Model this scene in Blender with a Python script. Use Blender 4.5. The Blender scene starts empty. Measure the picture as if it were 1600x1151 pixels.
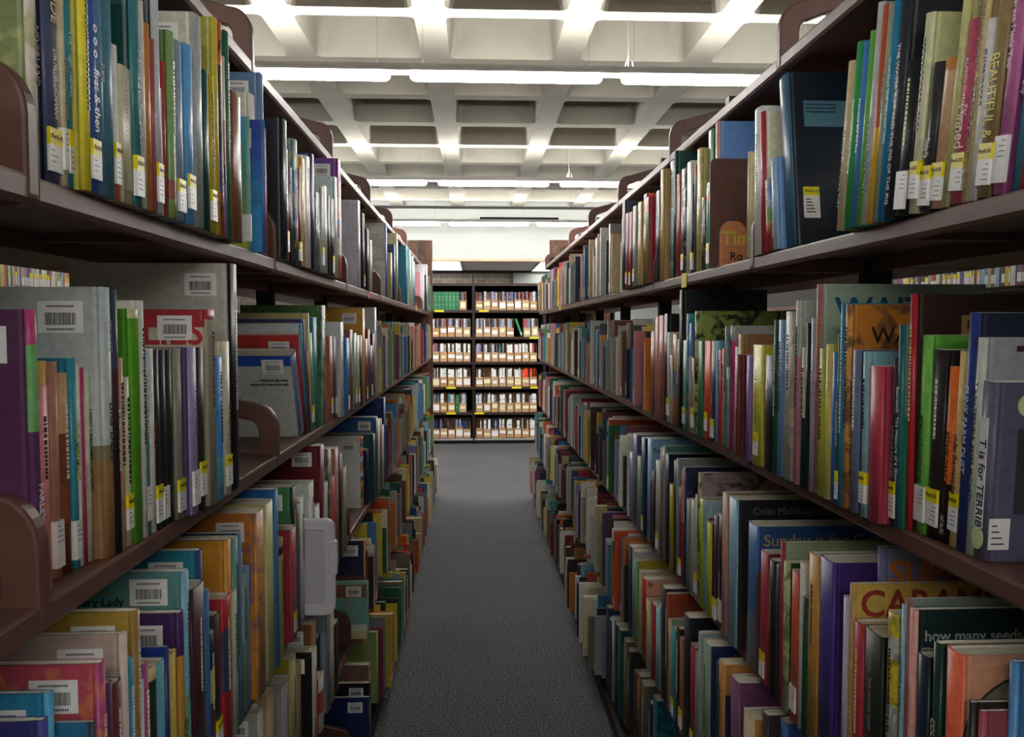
import bpy, bmesh, math, random, colorsys
from mathutils import Vector, Matrix

scene = bpy.context.scene
COL = scene.collection

# ------------------------------------------------------------------ camera, world, exposure
FPX, YAW, PITCH, EYE = 1250.0, 0.0447, 0.0504, 1.517
cam_data = bpy.data.cameras.new('camera')
cam_data.sensor_fit = 'HORIZONTAL'
cam_data.sensor_width = 36.0
cam_data.lens = 36.0 * FPX / 1600.0
cam_data.clip_start = 0.02
cam_data.clip_end = 100
cam = bpy.data.objects.new('camera', cam_data)
COL.objects.link(cam)
cam.location = (0, 0, EYE)
cam.rotation_euler = (math.pi / 2 - PITCH, 0, -YAW)
scene.camera = cam

world = bpy.data.worlds.new('world')
scene.world = world
world.use_nodes = True
world.node_tree.nodes['Background'].inputs[0].default_value = (0.8, 0.85, 0.9, 1)
world.node_tree.nodes['Background'].inputs[1].default_value = 0.15

vs = scene.view_settings
vs.view_transform = 'Standard'
vs.look = 'None'
vs.gamma = 1.0
vs.use_curve_mapping = False
vs.exposure = 0.38
LAMP_DOWN = 52.0       # emission of the fluorescent lenses
LAMP_UP = 62.0         # emission of the open tops of the fixtures
scene.cycles.max_bounces = 8
scene.cycles.diffuse_bounces = 5
scene.cycles.glossy_bounces = 3
scene.cycles.caustics_reflective = False
scene.cycles.caustics_refractive = False
scene.cycles.sample_clamp_indirect = 6.0

# ------------------------------------------------------------------ numbers of the place (metres)
FLOOR = 0.0
TIER = [EYE + .5447, EYE + .1437, EYE - .2655, EYE - .6749, EYE - 1.0358, EYE - 1.4271]   # tops of the six shelves
SEC = 0.914
EDGE = {'L': [.4559, .4158, .4158, .4158, .4158, .4158], 'R': [.6103, .5624, .5624, .5624, .539, .539]}
BACKX = {'L': .672, 'R': .815}
Y0 = {'L': 1.7037, 'R': 1.6271}
KMIN, KMAX = -3, 6
TOPROW = ['top', 'upper', 'second', 'third', 'fourth', 'bottom']
SGN = {'L': -1.0, 'R': 1.0}
WALLN = {'L': 'left', 'R': 'right'}


def ray(px, py):
    cy, sy, cp, sp = math.cos(YAW), math.sin(YAW), math.cos(PITCH), math.sin(PITCH)
    fw = Vector((sy * cp, cy * cp, -sp))
    r = Vector((cy, -sy, 0))
    u = r.cross(fw)
    return fw + r * ((px - 800) / FPX) - u * ((py - 575.5) / FPX)


def at_x(px, py, X):
    d = ray(px, py)
    return Vector((0, 0, EYE)) + d * (X / d.x)


def at_y(px, py, Y):
    d = ray(px, py)
    return Vector((0, 0, EYE)) + d * (Y / d.y)


# ------------------------------------------------------------------ colours
def lin(c):
    return c / 12.92 if c <= .04045 else ((c + .055) / 1.055) ** 2.4


def hexc(h, a=1.0):
    return (lin(int(h[0:2], 16) / 255), lin(int(h[2:4], 16) / 255), lin(int(h[4:6], 16) / 255), a)


def colour_name(h):
    r, g, b = (int(h[i:i + 2], 16) / 255 for i in (0, 2, 4))
    H, S, V = colorsys.rgb_to_hsv(r, g, b)
    H *= 360
    if V < .24:
        return 'black'
    if S < .13:
        return 'white' if V > .8 else 'pale grey' if V > .62 else 'grey' if V > .4 else 'charcoal'
    if H < 14 or H >= 345:
        if S < .45 and V > .6: return 'pink'
        return 'red' if V > .6 else 'maroon'
    if H < 46:
        if S < .4: return 'cream' if V > .78 else 'tan' if V > .55 else 'taupe'
        if V < .68: return 'brown'
        return 'orange' if S > .6 else 'tan'
    if H < 66:
        if S < .4: return 'cream' if V > .7 else 'khaki'
        return 'yellow' if V > .7 else 'olive'
    if H < 95:
        return 'lime' if S > .5 and V > .6 else 'olive' if V < .6 else 'sage'
    if H < 160:
        if S < .3: return 'sage'
        return 'green' if V > .4 else 'dark green'
    if H < 197:
        if V < .42: return 'dark teal'
        return 'teal' if S > .35 else 'pale teal'
    if H < 250:
        if V < .42: return 'navy'
        if S < .35: return 'slate blue' if V < .65 else 'pale blue'
        return 'blue' if V < .75 else 'sky blue'
    if H < 300:
        return 'purple' if V < .62 else 'lavender'
    return 'magenta' if S > .4 else 'mauve'


# ------------------------------------------------------------------ materials
def mat(name, build):
    m = bpy.data.materials.new(name)
    m.use_nodes = True
    nt = m.node_tree
    bs = nt.nodes['Principled BSDF']
    build(nt, bs)
    return m


def noise_mix(nt, bs, c1, c2, scale, detail=4, coord='Object', lo=.35, hi=.65, stretch=None, bump=0):
    tc = nt.nodes.new('ShaderNodeTexCoord')
    nz = nt.nodes.new('ShaderNodeTexNoise')
    nz.inputs['Scale'].default_value = scale
    nz.inputs['Detail'].default_value = detail
    if stretch:
        mp = nt.nodes.new('ShaderNodeMapping')
        mp.inputs['Scale'].default_value = stretch
        nt.links.new(tc.outputs[coord], mp.inputs[0])
        nt.links.new(mp.outputs[0], nz.inputs['Vector'])
    else:
        nt.links.new(tc.outputs[coord], nz.inputs['Vector'])
    cr = nt.nodes.new('ShaderNodeValToRGB')
    cr.color_ramp.elements[0].position = lo
    cr.color_ramp.elements[1].position = hi
    cr.color_ramp.elements[0].color = c1
    cr.color_ramp.elements[1].color = c2
    nt.links.new(nz.outputs[0], cr.inputs[0])
    nt.links.new(cr.outputs[0], bs.inputs['Base Color'])
    if bump:
        b = nt.nodes.new('ShaderNodeBump')
        b.inputs['Strength'].default_value = bump
        b.inputs['Distance'].default_value = .003
        nt.links.new(nz.outputs[0], b.inputs['Height'])
        nt.links.new(b.outputs[0], bs.inputs['Normal'])
    return nz, cr


def simple(h, rough=.5, spec=.5, var=.12, scale=8, metallic=0, bump=0):
    def f(nt, bs):
        c = hexc(h)
        c1 = tuple(x * (1 - var) for x in c[:3]) + (1,)
        c2 = tuple(min(1, x * (1 + var)) for x in c[:3]) + (1,)
        noise_mix(nt, bs, c1, c2, scale, bump=bump)
        bs.inputs['Roughness'].default_value = rough
        bs.inputs['Specular IOR Level'].default_value = spec
        bs.inputs['Metallic'].default_value = metallic
    return f


def book_mat(nt, bs):
    """printed covers: two inks from the mesh's own colour attributes, mottled together"""
    a = nt.nodes.new('ShaderNodeAttribute'); a.attribute_name = 'Col'
    b = nt.nodes.new('ShaderNodeAttribute'); b.attribute_name = 'Ink'
    tc = nt.nodes.new('ShaderNodeTexCoord')
    nz = nt.nodes.new('ShaderNodeTexNoise')
    nz.inputs['Scale'].default_value = 24
    nz.inputs['Detail'].default_value = 3
    nz.inputs['Distortion'].default_value = 1.2
    nt.links.new(tc.outputs['Object'], nz.inputs['Vector'])
    cr = nt.nodes.new('ShaderNodeValToRGB')
    cr.color_ramp.elements[0].position = .47
    cr.color_ramp.elements[1].position = .56
    nt.links.new(nz.outputs[0], cr.inputs[0])
    mu = nt.nodes.new('ShaderNodeMath'); mu.operation = 'MULTIPLY'
    nt.links.new(cr.outputs[0], mu.inputs[0]); nt.links.new(b.outputs['Alpha'], mu.inputs[1])
    mx = nt.nodes.new('ShaderNodeMix'); mx.data_type = 'RGBA'
    nt.links.new(mu.outputs[0], mx.inputs[0]); nt.links.new(a.outputs['Color'], mx.inputs[6]); nt.links.new(b.outputs['Color'], mx.inputs[7])
    # fine scuffing
    n2 = nt.nodes.new('ShaderNodeTexNoise'); n2.inputs['Scale'].default_value = 90; n2.inputs['Detail'].default_value = 5
    nt.links.new(tc.outputs['Object'], n2.inputs['Vector'])
    mr = nt.nodes.new('ShaderNodeMapRange')
    mr.inputs[1].default_value = .3; mr.inputs[2].default_value = .7; mr.inputs[3].default_value = 1.0; mr.inputs[4].default_value = 1.3
    nt.links.new(n2.outputs[0], mr.inputs[0])
    hs = nt.nodes.new('ShaderNodeMix'); hs.data_type = 'RGBA'; hs.blend_type = 'MULTIPLY'; hs.inputs[0].default_value = 1; hs.clamp_result = True
    nt.links.new(mx.outputs[2], hs.inputs[6]); nt.links.new(mr.outputs[0], hs.inputs[7])
    nt.links.new(hs.outputs[2], bs.inputs['Base Color'])
    bs.inputs['Roughness'].default_value = .38
    bs.inputs['Specular IOR Level'].default_value = .4


def emis(h, s):
    def f(nt, bs):
        bs.inputs['Base Color'].default_value = hexc(h)
        bs.inputs['Emission Color'].default_value = hexc(h)
        bs.inputs['Emission Strength'].default_value = s
    return f


def carpet(nt, bs):
    tc = nt.nodes.new('ShaderNodeTexCoord')
    nz = nt.nodes.new('ShaderNodeTexNoise'); nz.inputs['Scale'].default_value = 170; nz.inputs['Detail'].default_value = 3
    n2 = nt.nodes.new('ShaderNodeTexNoise'); n2.inputs['Scale'].default_value = 2.2; n2.inputs['Detail'].default_value = 3
    nt.links.new(tc.outputs['Object'], nz.inputs['Vector']); nt.links.new(tc.outputs['Object'], n2.inputs['Vector'])
    cr = nt.nodes.new('ShaderNodeValToRGB')
    e = cr.color_ramp.elements
    e[0].position = .42; e[0].color = hexc('3c3d40')
    e[1].position = .6; e[1].color = hexc('88898d')
    x = cr.color_ramp.elements.new(.52); x.color = hexc('606164')
    nt.links.new(nz.outputs[0], cr.inputs[0])
    mr = nt.nodes.new('ShaderNodeMapRange'); mr.inputs[3].default_value = .85; mr.inputs[4].default_value = 1.12
    nt.links.new(n2.outputs[0], mr.inputs[0])
    mx = nt.nodes.new('ShaderNodeMix'); mx.data_type = 'RGBA'; mx.blend_type = 'MULTIPLY'; mx.inputs[0].default_value = 1
    nt.links.new(cr.outputs[0], mx.inputs[6]); nt.links.new(mr.outputs[0], mx.inputs[7])
    nt.links.new(mx.outputs[2], bs.inputs['Base Color'])
    bs.inputs['Roughness'].default_value = .95
    bs.inputs['Specular IOR Level'].default_value = .1
    b = nt.nodes.new('ShaderNodeBump'); b.inputs['Strength'].default_value = .5; b.inputs['Distance'].default_value = .003
    nt.links.new(nz.outputs[0], b.inputs['Height']); nt.links.new(b.outputs[0], bs.inputs['Normal'])


def brick(nt, bs):
    tc = nt.nodes.new('ShaderNodeTexCoord')
    mp = nt.nodes.new('ShaderNodeMapping'); mp.inputs['Rotation'].default_value = (math.pi / 2, 0, 0)
    br = nt.nodes.new('ShaderNodeTexBrick')
    br.inputs['Color1'].default_value = hexc('8d8177'); br.inputs['Color2'].default_value = hexc('7b7068')
    br.inputs['Mortar'].default_value = hexc('c3bdb2')
    br.inputs['Scale'].default_value = 5
    br.inputs['Mortar Size'].default_value = .018
    br.inputs['Brick Width'].default_value = 1.0; br.inputs['Row Height'].default_value = .42
    nt.links.new(tc.outputs['Object'], mp.inputs[0]); nt.links.new(mp.outputs[0], br.inputs[0])
    nt.links.new(br.outputs[0], bs.inputs['Base Color'])
    bs.inputs['Roughness'].default_value = .9


M = {}
M['book'] = mat('printed_cover', book_mat)
M['steel'] = mat('brown_painted_steel', simple('6b4a41', .42, .3, .1, 30))
M['shelf2'] = mat('dark_brown_steel', simple('3a2a26', .5, .4, .1, 20))
M['steel_dark'] = mat('dark_painted_steel', simple('231e1d', .5, .3, .1, 20))
M['carpet'] = mat('grey_carpet', carpet)
M['concrete'] = mat('painted_concrete', simple('88847a', .85, .2, .06, 3, bump=.15))
M['paint'] = mat('white_wall_paint', simple('9c9e9b', .8, .2, .03, 2))
M['tile'] = mat('ceiling_tile', simple('c4bdb9', .9, .1, .05, 60))
M['brick'] = mat('grey_brown_brick', brick)
M['wood'] = mat('walnut_end_panel', lambda nt, bs: (noise_mix(nt, bs, hexc('4e3020'), hexc('85563a'), 6, 6, stretch=(3, 3, .35)), bs.inputs['Roughness'].__setattr__('default_value', .45)))
M['trim'] = mat('oak_trim', simple('b08d70', .5, .4, .1, 10))
M['lamp'] = mat('fluorescent_lens', emis('fffdf8', LAMP_DOWN))
M['lampup'] = mat('fluorescent_tube', emis('fffdf8', LAMP_UP))
M['panel'] = mat('light_panel', emis('fffef6', 6.0))
M['fixture'] = mat('grey_fixture_steel', simple('aaa8a4', .5, .4, .05, 5))
M['plastic'] = mat('white_plastic', simple('e2e0ea', .35, .5, .02, 3))
M['plastic_in'] = mat('pearl_plastic', simple('cfccd4', .4, .5, .02, 3))
M['card'] = mat('brown_cardboard', simple('b58c62', .8, .2, .08, 12))
M['paper'] = mat('book_pages', lambda nt, bs: (noise_mix(nt, bs, hexc('cfc5aa'), hexc('f0ead8'), 160, 2, stretch=(.3, 3, .3)), bs.inputs['Roughness'].__setattr__('default_value', .85)))
M['white'] = mat('white_paper', simple('f2f0ea', .6, .3, .03, 20))
M['yellow'] = mat('yellow_tape', simple('f2e21c', .5, .4, .05, 20))
M['pink'] = mat('pink_sticky_note', simple('f45fb4', .6, .3, .04, 20))
M['green'] = mat('pale_green_sticker', simple('cfe0a8', .6, .3, .04, 20))
M['ink'] = mat('black_ink', simple('17171a', .6, .3, .1, 20))
M['black'] = mat('black_gap', simple('131211', .8, .1, .1, 20))
_text_mats = {}


def text_mat(h):
    if h not in _text_mats:
        _text_mats[h] = mat('printed_' + colour_name(h).replace(' ', '_') + '_ink', simple(h, .5, .4, .04, 20))
    return _text_mats[h]


# ------------------------------------------------------------------ mesh helpers
class MB:
    def __init__(self):
        self.v, self.f, self.c, self.i, self.s = [], [], [], [], []

    def face(self, pts, col=None, ink=None, smooth=False):
        n = len(self.v)
        self.v += [tuple(p) for p in pts]
        self.f.append(tuple(range(n, n + len(pts))))
        self.c.append(col); self.i.append(ink); self.s.append(smooth)

    def box(self, x0, x1, y0, y1, z0, z1, col=None, ink=None):
        n = len(self.v)
        x0, x1 = min(x0, x1), max(x0, x1); y0, y1 = min(y0, y1), max(y0, y1)
        self.v += [(x0, y0, z0), (x1, y0, z0), (x1, y1, z0), (x0, y1, z0), (x0, y0, z1), (x1, y0, z1), (x1, y1, z1), (x0, y1, z1)]
        for q in ((0, 3, 2, 1), (4, 5, 6, 7), (0, 1, 5, 4), (1, 2, 6, 5), (2, 3, 7, 6), (3, 0, 4, 7)):
            self.f.append(tuple(n + k for k in q)); self.c.append(col); self.i.append(ink); self.s.append(False)

    def prism(self, poly, axis, a, b, col=None, hole=None):
        """poly: 2-D outline (counter-clockwise), extruded from a to b along axis 'x','y' or 'z'"""
        def P(p, t):
            return {'x': (t, p[0], p[1]), 'y': (p[0], t, p[1]), 'z': (p[0], p[1], t)}[axis]
        n = len(self.v); k = len(poly)
        self.v += [P(p, a) for p in poly] + [P(p, b) for p in poly]
        for j in range(k):
            self.f.append((n + j, n + (j + 1) % k, n + k + (j + 1) % k, n + k + j)); self.c.append(col); self.i.append(None); self.s.append(False)
        if hole is None:
            self.f.append(tuple(n + j for j in reversed(range(k)))); self.c.append(col); self.i.append(None); self.s.append(False)
            self.f.append(tuple(n + k + j for j in range(k))); self.c.append(col); self.i.append(None); self.s.append(False)
        else:      # ring: hole has the same number of points
            m = len(self.v)
            self.v += [P(p, a) for p in hole] + [P(p, b) for p in hole]
            for j in range(k):
                j2 = (j + 1) % k
                for q in ((m + j2, m + j, m + k + j, m + k + j2), (n + j2, n + j, m + j, m + j2), (n + k + j, n + k + j2, m + k + j2, m + k + j)):
                    self.f.append(q); self.c.append(col); self.i.append(None); self.s.append(False)

    def tube(self, pts, r, seg=8):
        n0 = len(self.v)
        P = [Vector(p) for p in pts]
        for k, p in enumerate(P):
            t = (P[min(k + 1, len(P) - 1)] - P[max(k - 1, 0)]).normalized()
            a = t.orthogonal().normalized(); b = t.cross(a)
            for s in range(seg):
                w = 2 * math.pi * s / seg
                self.v.append(tuple(p + (a * math.cos(w) + b * math.sin(w)) * r))
        for k in range(len(P) - 1):
            for s in range(seg):
                s2 = (s + 1) % seg
                self.f.append((n0 + k * seg + s, n0 + k * seg + s2, n0 + (k + 1) * seg + s2, n0 + (k + 1) * seg + s))
                self.c.append(None); self.i.append(None); self.s.append(True)
        for base in (n0, n0 + (len(P) - 1) * seg):
            self.f.append(tuple(base + s for s in range(seg))); self.c.append(None); self.i.append(None); self.s.append(False)

    def mesh(self, name):
        me = bpy.data.meshes.new(name)
        me.from_pydata(self.v, [], self.f)
        if any(c is not None for c in self.c):
            at = me.color_attributes.new('Col', 'FLOAT_COLOR', 'CORNER')
            ik = me.color_attributes.new('Ink', 'FLOAT_COLOR', 'CORNER')
            d, e = [], []
            for p, c, i in zip(me.polygons, self.c, self.i):
                c = c or (.5, .5, .5, 1)
                i = i or (c[0], c[1], c[2], 0)
                for _ in p.loop_indices:
                    d += c; e += i
            at.data.foreach_set('color', d); ik.data.foreach_set('color', e)
        me.polygons.foreach_set('use_smooth', self.s)
        bm = bmesh.new(); bm.from_mesh(me)
        bmesh.ops.recalc_face_normals(bm, faces=bm.faces)
        bm.to_mesh(me); bm.free()
        me.update()
        return me

    def build(self, name, material, parent=None, loc=None, bevel=0):
        me = self.mesh(name)
        me.materials.append(material)
        o = bpy.data.objects.new(name, me)
        COL.objects.link(o)
        if parent: o.parent = parent
        if loc: o.location = loc
        if bevel:
            b = o.modifiers.new('bevel', 'BEVEL'); b.width = bevel; b.segments = 2; b.limit_method = 'ANGLE'
        return o


def tag(o, label=None, cat=None, group=None, kind=None):
    if label: o['label'] = label
    if cat: o['category'] = cat
    if group: o['group'] = group
    if kind: o['kind'] = kind
    return o


def empty(name, loc=(0, 0, 0), rx=0):
    o = bpy.data.objects.new(name, None)
    o.empty_display_size = .05
    COL.objects.link(o)
    o.location = loc
    o.rotation_euler = (rx, 0, 0)
    return o


def copy_tree(o, parent=None):
    c = o.copy(); COL.objects.link(c); c.parent = parent
    for ch in list(o.children):
        copy_tree(ch, c)
    return c


def text(body, size, h, parent, loc, rot, name='title', align='LEFT', fit=None, shear=0, spacing=1.0, bold=0.0):
    """flat lettering cut as a mesh, squeezed into the space it has"""
    cu = bpy.data.curves.new(name, 'FONT')
    cu.body = body; cu.size = size; cu.align_x = align; cu.align_y = 'CENTER'
    cu.extrude = .0002; cu.space_character = spacing; cu.offset = bold; cu.resolution_u = 3
    tmp = bpy.data.objects.new(name, cu)
    me = bpy.data.meshes.new_from_object(tmp)
    bpy.data.objects.remove(tmp); bpy.data.curves.remove(cu)
    me.name = name
    xs_ = [v.co.x for v in me.vertices]
    if not xs_: return None
    n = max(xs_) - min(xs_)
    if fit and n > fit:
        me.transform(Matrix.Diagonal((fit / n, 1, 1, 1)))
    me.materials.clear(); me.materials.append(text_mat(h))
    o = bpy.data.objects.new(name, me)
    COL.objects.link(o)
    o.parent = parent
    o.matrix_local = Matrix.Translation(Vector(loc)) @ rot.to_4x4()
    return o


def axes(x, y, z):
    return Matrix((x, y, z)).transposed()


R_FRONT = axes(Vector((1, 0, 0)), Vector((0, 0, 1)), Vector((0, -1, 0)))       # faces the near end (-Y)
R_SPINE = {'L': axes(Vector((0, 0, -1)), Vector((0, 1, 0)), Vector((1, 0, 0))),
           'R': axes(Vector((0, 0, -1)), Vector((0, -1, 0)), Vector((-1, 0, 0)))}

# ------------------------------------------------------------------ the room
def structure(name, mb, m, **k):
    return tag(mb.build(name, m, **k), kind='structure')


CEIL = EYE + 1.87
RX, RY0, RY1 = 6.3, -4.0, 12.47
mb = MB(); mb.box(-RX, RX, RY0, 15.2, -.05, 0); structure('floor', mb, M['carpet'])

# waffle slab: a grid of ribs round tapered coffers
xs = [-.275 + .913 * k for k in range(-6, 8)]
ys = [4.87 + .871 * k for k in range(-10, 10)]
mb = MB()
RBX, RBY, TAP, DEP = .095, .065, .045, .34
def rr(cx0, cx1, cy0, cy1, r, n=3):
    out = []
    for (cx, cy, a0) in ((cx1 - r, cy0 + r, -90), (cx1 - r, cy1 - r, 0), (cx0 + r, cy1 - r, 90), (cx0 + r, cy0 + r, 180)):
        for k in range(n + 1):
            a = math.radians(a0 + 90 * k / n)
            out.append((cx + r * math.cos(a), cy + r * math.sin(a)))
    return out
for i in range(len(xs) - 1):
    for j in range(len(ys) - 1):
        x0, x1, y0, y1 = xs[i], xs[i + 1], ys[j], ys[j + 1]
        lo = rr(x0 + RBX, x1 - RBX, y0 + RBY, y1 - RBY, .045)
        hi = rr(x0 + RBX + TAP, x1 - RBX - TAP, y0 + RBY + TAP, y1 - RBY - TAP, .09)
        k = len(lo)
        for q in range(k):
            q2 = (q + 1) % k
            mb.face([(*lo[q], CEIL), (*lo[q2], CEIL), (*hi[q2], CEIL + DEP), (*hi[q], CEIL + DEP)])
        mb.face([(*p, CEIL + DEP) for p in hi])
        # rib soffit round this coffer
        corner = [(x1, y0), (x1, y1), (x0, y1), (x0, y0)]
        m4 = k // 4
        for c in range(4):
            seg = lo[c * m4:(c + 1) * m4]
            mb.face([(*corner[c], CEIL)] + [(*p, CEIL) for p in reversed(seg)])
            nx = lo[((c + 1) * m4) % k]
            mb.face([(*corner[c], CEIL), (*seg[-1], CEIL), (*nx, CEIL), (*corner[(c + 1) % 4], CEIL)])
mb.box(-RX, RX, RY0, RY1, CEIL + .4, CEIL + .5)
structure('ceiling', mb, M['concrete'])

mb = MB(); mb.box(-RX - .1, -RX, RY0, 15.3, 0, CEIL + .5); structure('wall_left', mb, M['paint'])
mb = MB(); mb.box(RX, RX + .1, RY0, 15.3, 0, CEIL + .5); structure('wall_right', mb, M['paint'])
mb = MB(); mb.box(-RX, RX, RY0 - .1, RY0, 0, CEIL + .5); structure('wall_front', mb, M['paint'])
HB = EYE + 1.064
mb = MB(); mb.box(-RX, RX, RY1, RY1 + .12, HB, CEIL + .5); mb.box(-RX, RX, RY1 + .12, 15.2, HB + .05, HB + .1)
structure('wall_bulkhead', mb, M['paint'])
mb = MB(); mb.box(-RX, RX, RY1 - .015, RY1 + .14, HB - .03, HB); structure('trim_1', mb, M['trim'])
mb = MB(); mb.box(-RX, RX, RY1 - .03, RY1, CEIL - .035, CEIL); structure('trim_2', mb, M['steel_dark'])
mb = MB(); mb.box(-RX, 0.70, 15.15, 15.3, 0, HB + .05); structure('wall_back', mb, M['brick'])
mb = MB(); mb.box(0.70, RX, 15.05, 15.3, 0, HB + .05); structure('wall_back_right', mb, M['paint'])
# lay-in tiles and their grid over the far area
mb = MB()
tx = [-.23 + 1.245 * k for k in range(-5, 6)]
for a, b in zip(tx, tx[1:]):
    y = RY1 + .14
    while y < 15.0:
        y2 = min(y + .61, 15.05)
        if not (a < -1.3 < b or (a < -.3 < b - .9) or False) or True:
            mb.box(a + .012, b - .012, y + .012, y2 - .012, HB + .01, HB + .03)
        y = y2
structure('ceiling_tiles', mb, M['tile'])
mb = MB(); mb.box(-1.6, 1.6, 15.0, 15.14, HB - .03, HB + .01); structure('trim_3', mb, M['steel_dark'])

for nm, x0, x1, y0, y1, lab in (('left', -1.46, -.235, RY1 + .16, 14.8, 'bright square ceiling light panel over the far bookcase, on its left'),
                                ('right', 1.02, 2.2, RY1 + .16, 13.8, 'bright ceiling light panel beyond the bulkhead on the right, nearer of two'),
                                ('right', 1.02, 2.2, 13.88, 15.0, 'bright ceiling light panel beyond the bulkhead on the right, farther of two')):
    t = tag(empty('light_panel', ((x0 + x1) / 2, (y0 + y1) / 2, HB)), lab, 'ceiling light', 'flat light panels in the far ceiling')
    w, d = (x1 - x0) / 2, (y1 - y0) / 2
    mb = MB(); mb.prism([(-w, -d), (w, -d), (w, d), (-w, d)], 'z', -.004, .012, hole=[(-w + .03, -d + .03), (w - .03, -d + .03), (w - .03, d - .03), (-w + .03, d - .03)])
    mb.build('panel_frame', M['white'], t)
    mb = MB(); mb.box(-w + .03, w - .03, -d + .03, d - .03, 0, .009); mb.build('diffuser', M['panel'], t)

# air vent slot on the bulkhead
t = tag(empty('air_vent', (.67, RY1, EYE + 1.69)), 'long dark slot air vent high on the white bulkhead', 'air vent')
mb = MB(); mb.prism([(-.68, -.045), (.68, -.045), (.68, .045), (-.68, .045)], 'y', -.02, 0, hole=[(-.61, -.022), (.61, -.022), (.61, .022), (-.61, .022)]); mb.build('vent_frame', M['paint'], t)
mb = MB(); mb.box(-.61, .61, -.006, -.001, -.022, .022)
for k in range(3): mb.box(-.61, .61, -.014, -.006, -.016 + .013 * k, -.013 + .013 * k)
mb.build('grille', M['black'], t)

# ------------------------------------------------------------------ hanging fluorescent fixtures
LZ = EYE + 1.5
ROWS = [-2.13, 4.88, 8.41, 11.65]
ROWN = {1.37: 'row above the camera', 4.88: 'nearest row in view', 8.41: 'middle row', 11.65: 'row before the white bulkhead', -2.13: 'row behind the camera'}
L2 = 1.15 / 2
def make_fixture():
    t = empty('fluorescent_fixture')
    mb = MB(); mb.box(-.635, .635, -.055, .055, .022, .042); mb.box(-.635, .635, -.055, -.05, .042, .062); mb.box(-.635, .635, .05, .055, .042, .062); mb.build('housing', M['fixture'], t, bevel=.004)
    mb = MB()
    r = .027
    pts = [(-L2, 0, 0), (-L2 + .008, 0, 0), (-L2 + .03, 0, 0)]
    prof = [(-L2, .3), (-L2 + .01, .75), (-L2 + .03, 1), (L2 - .03, 1), (L2 - .01, .75), (L2, .3)]
    n0 = 0; seg = 12
    for x, s in prof:
        for q in range(seg):
            a = 2 * math.pi * q / seg
            mb.v.append((x, math.cos(a) * r * 1.6 * s, math.sin(a) * r * s))
    for k in range(len(prof) - 1):
        for q in range(seg):
            q2 = (q + 1) % seg
            mb.f.append((k * seg + q, k * seg + q2, (k + 1) * seg + q2, (k + 1) * seg + q)); mb.c.append(None); mb.i.append(None); mb.s.append(True)
    for b in (0, (len(prof) - 1) * seg):
        mb.f.append(tuple(b + q for q in range(seg))); mb.c.append(None); mb.i.append(None); mb.s.append(False)
    mb.build('lens', M['lamp'], t)
    mb = MB(); mb.box(-L2, L2, -.03, .03, .043, .053); mb.build('upper_tube', M['lampup'], t)
    mb = MB()
    for hx in (-.5, .5): mb.tube([(hx, 0, .045), (hx, 0, CEIL - LZ)], .0009, 5)
    mb.build('hanger', M['steel_dark'], t)
    return t
fx0 = make_fixture()
first = True
for y in ROWS:
    for k in range(-4, 5):
        x = .185 + 1.27 * k
        if y in (-2.13, 1.37) and abs(k) > 3: continue
        o = fx0 if first else copy_tree(fx0)
        first = False
        o.location = (x, y, LZ)
        side = 'over the aisle' if k == 0 else ('%s %s of the aisle' % (['', 'first', 'second', 'third', 'fourth'][abs(k)], 'left' if k < 0 else 'right'))
        tag(o, 'hanging fluorescent lamp %s in the %s' % (side, ROWN[y]), 'ceiling light', 'hanging fluorescent fixtures')
for x, y in ((.92, 4.88), (.97, 8.41)):
    mb = MB(); mb.tube([(x, y, LZ + .075), (x, y, CEIL)], .0022, 5)
    mb.tube([(x - .02, y, LZ + .075), (x, y, LZ + .14), (x + .025, y, LZ + .11), (x + .03, y, LZ + .075)], .0025, 5)
    tag(mb.build('hanging_wire', M['fixture']), 'thin wire and hook holding the %s fluorescent lamp row on the %s' % ({4.88: 'nearest', 8.41: 'middle', 11.65: 'farthest'}[y], 'left' if x < 0 else 'right'), 'wire')

# ------------------------------------------------------------------ the steel stacks
def bracket_outline(s, front, dep):
    """rounded loop: x from the aisle edge backwards (s = direction of the back), z above the shelf top"""
    f = lambda x, z: (front + s * x, z)
    N = 9
    arc = lambda cx, cz, rx, rz: [f(cx - rx * math.cos(q * math.pi / 2 / (N - 1)), cz + rz * math.sin(q * math.pi / 2 / (N - 1))) for q in range(N)]
    out = [f(dep, -.031), f(.012, -.031), f(-.0015, -.022)] + arc(.042, .055, .0435, .053) + [f(dep, .150)]
    hol = [f(dep - .05, .012), f(.05, .006), f(.038, .012)] + arc(.058, .044, .020, .029) + [f(dep - .05, .105)]
    return out, hol


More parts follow.
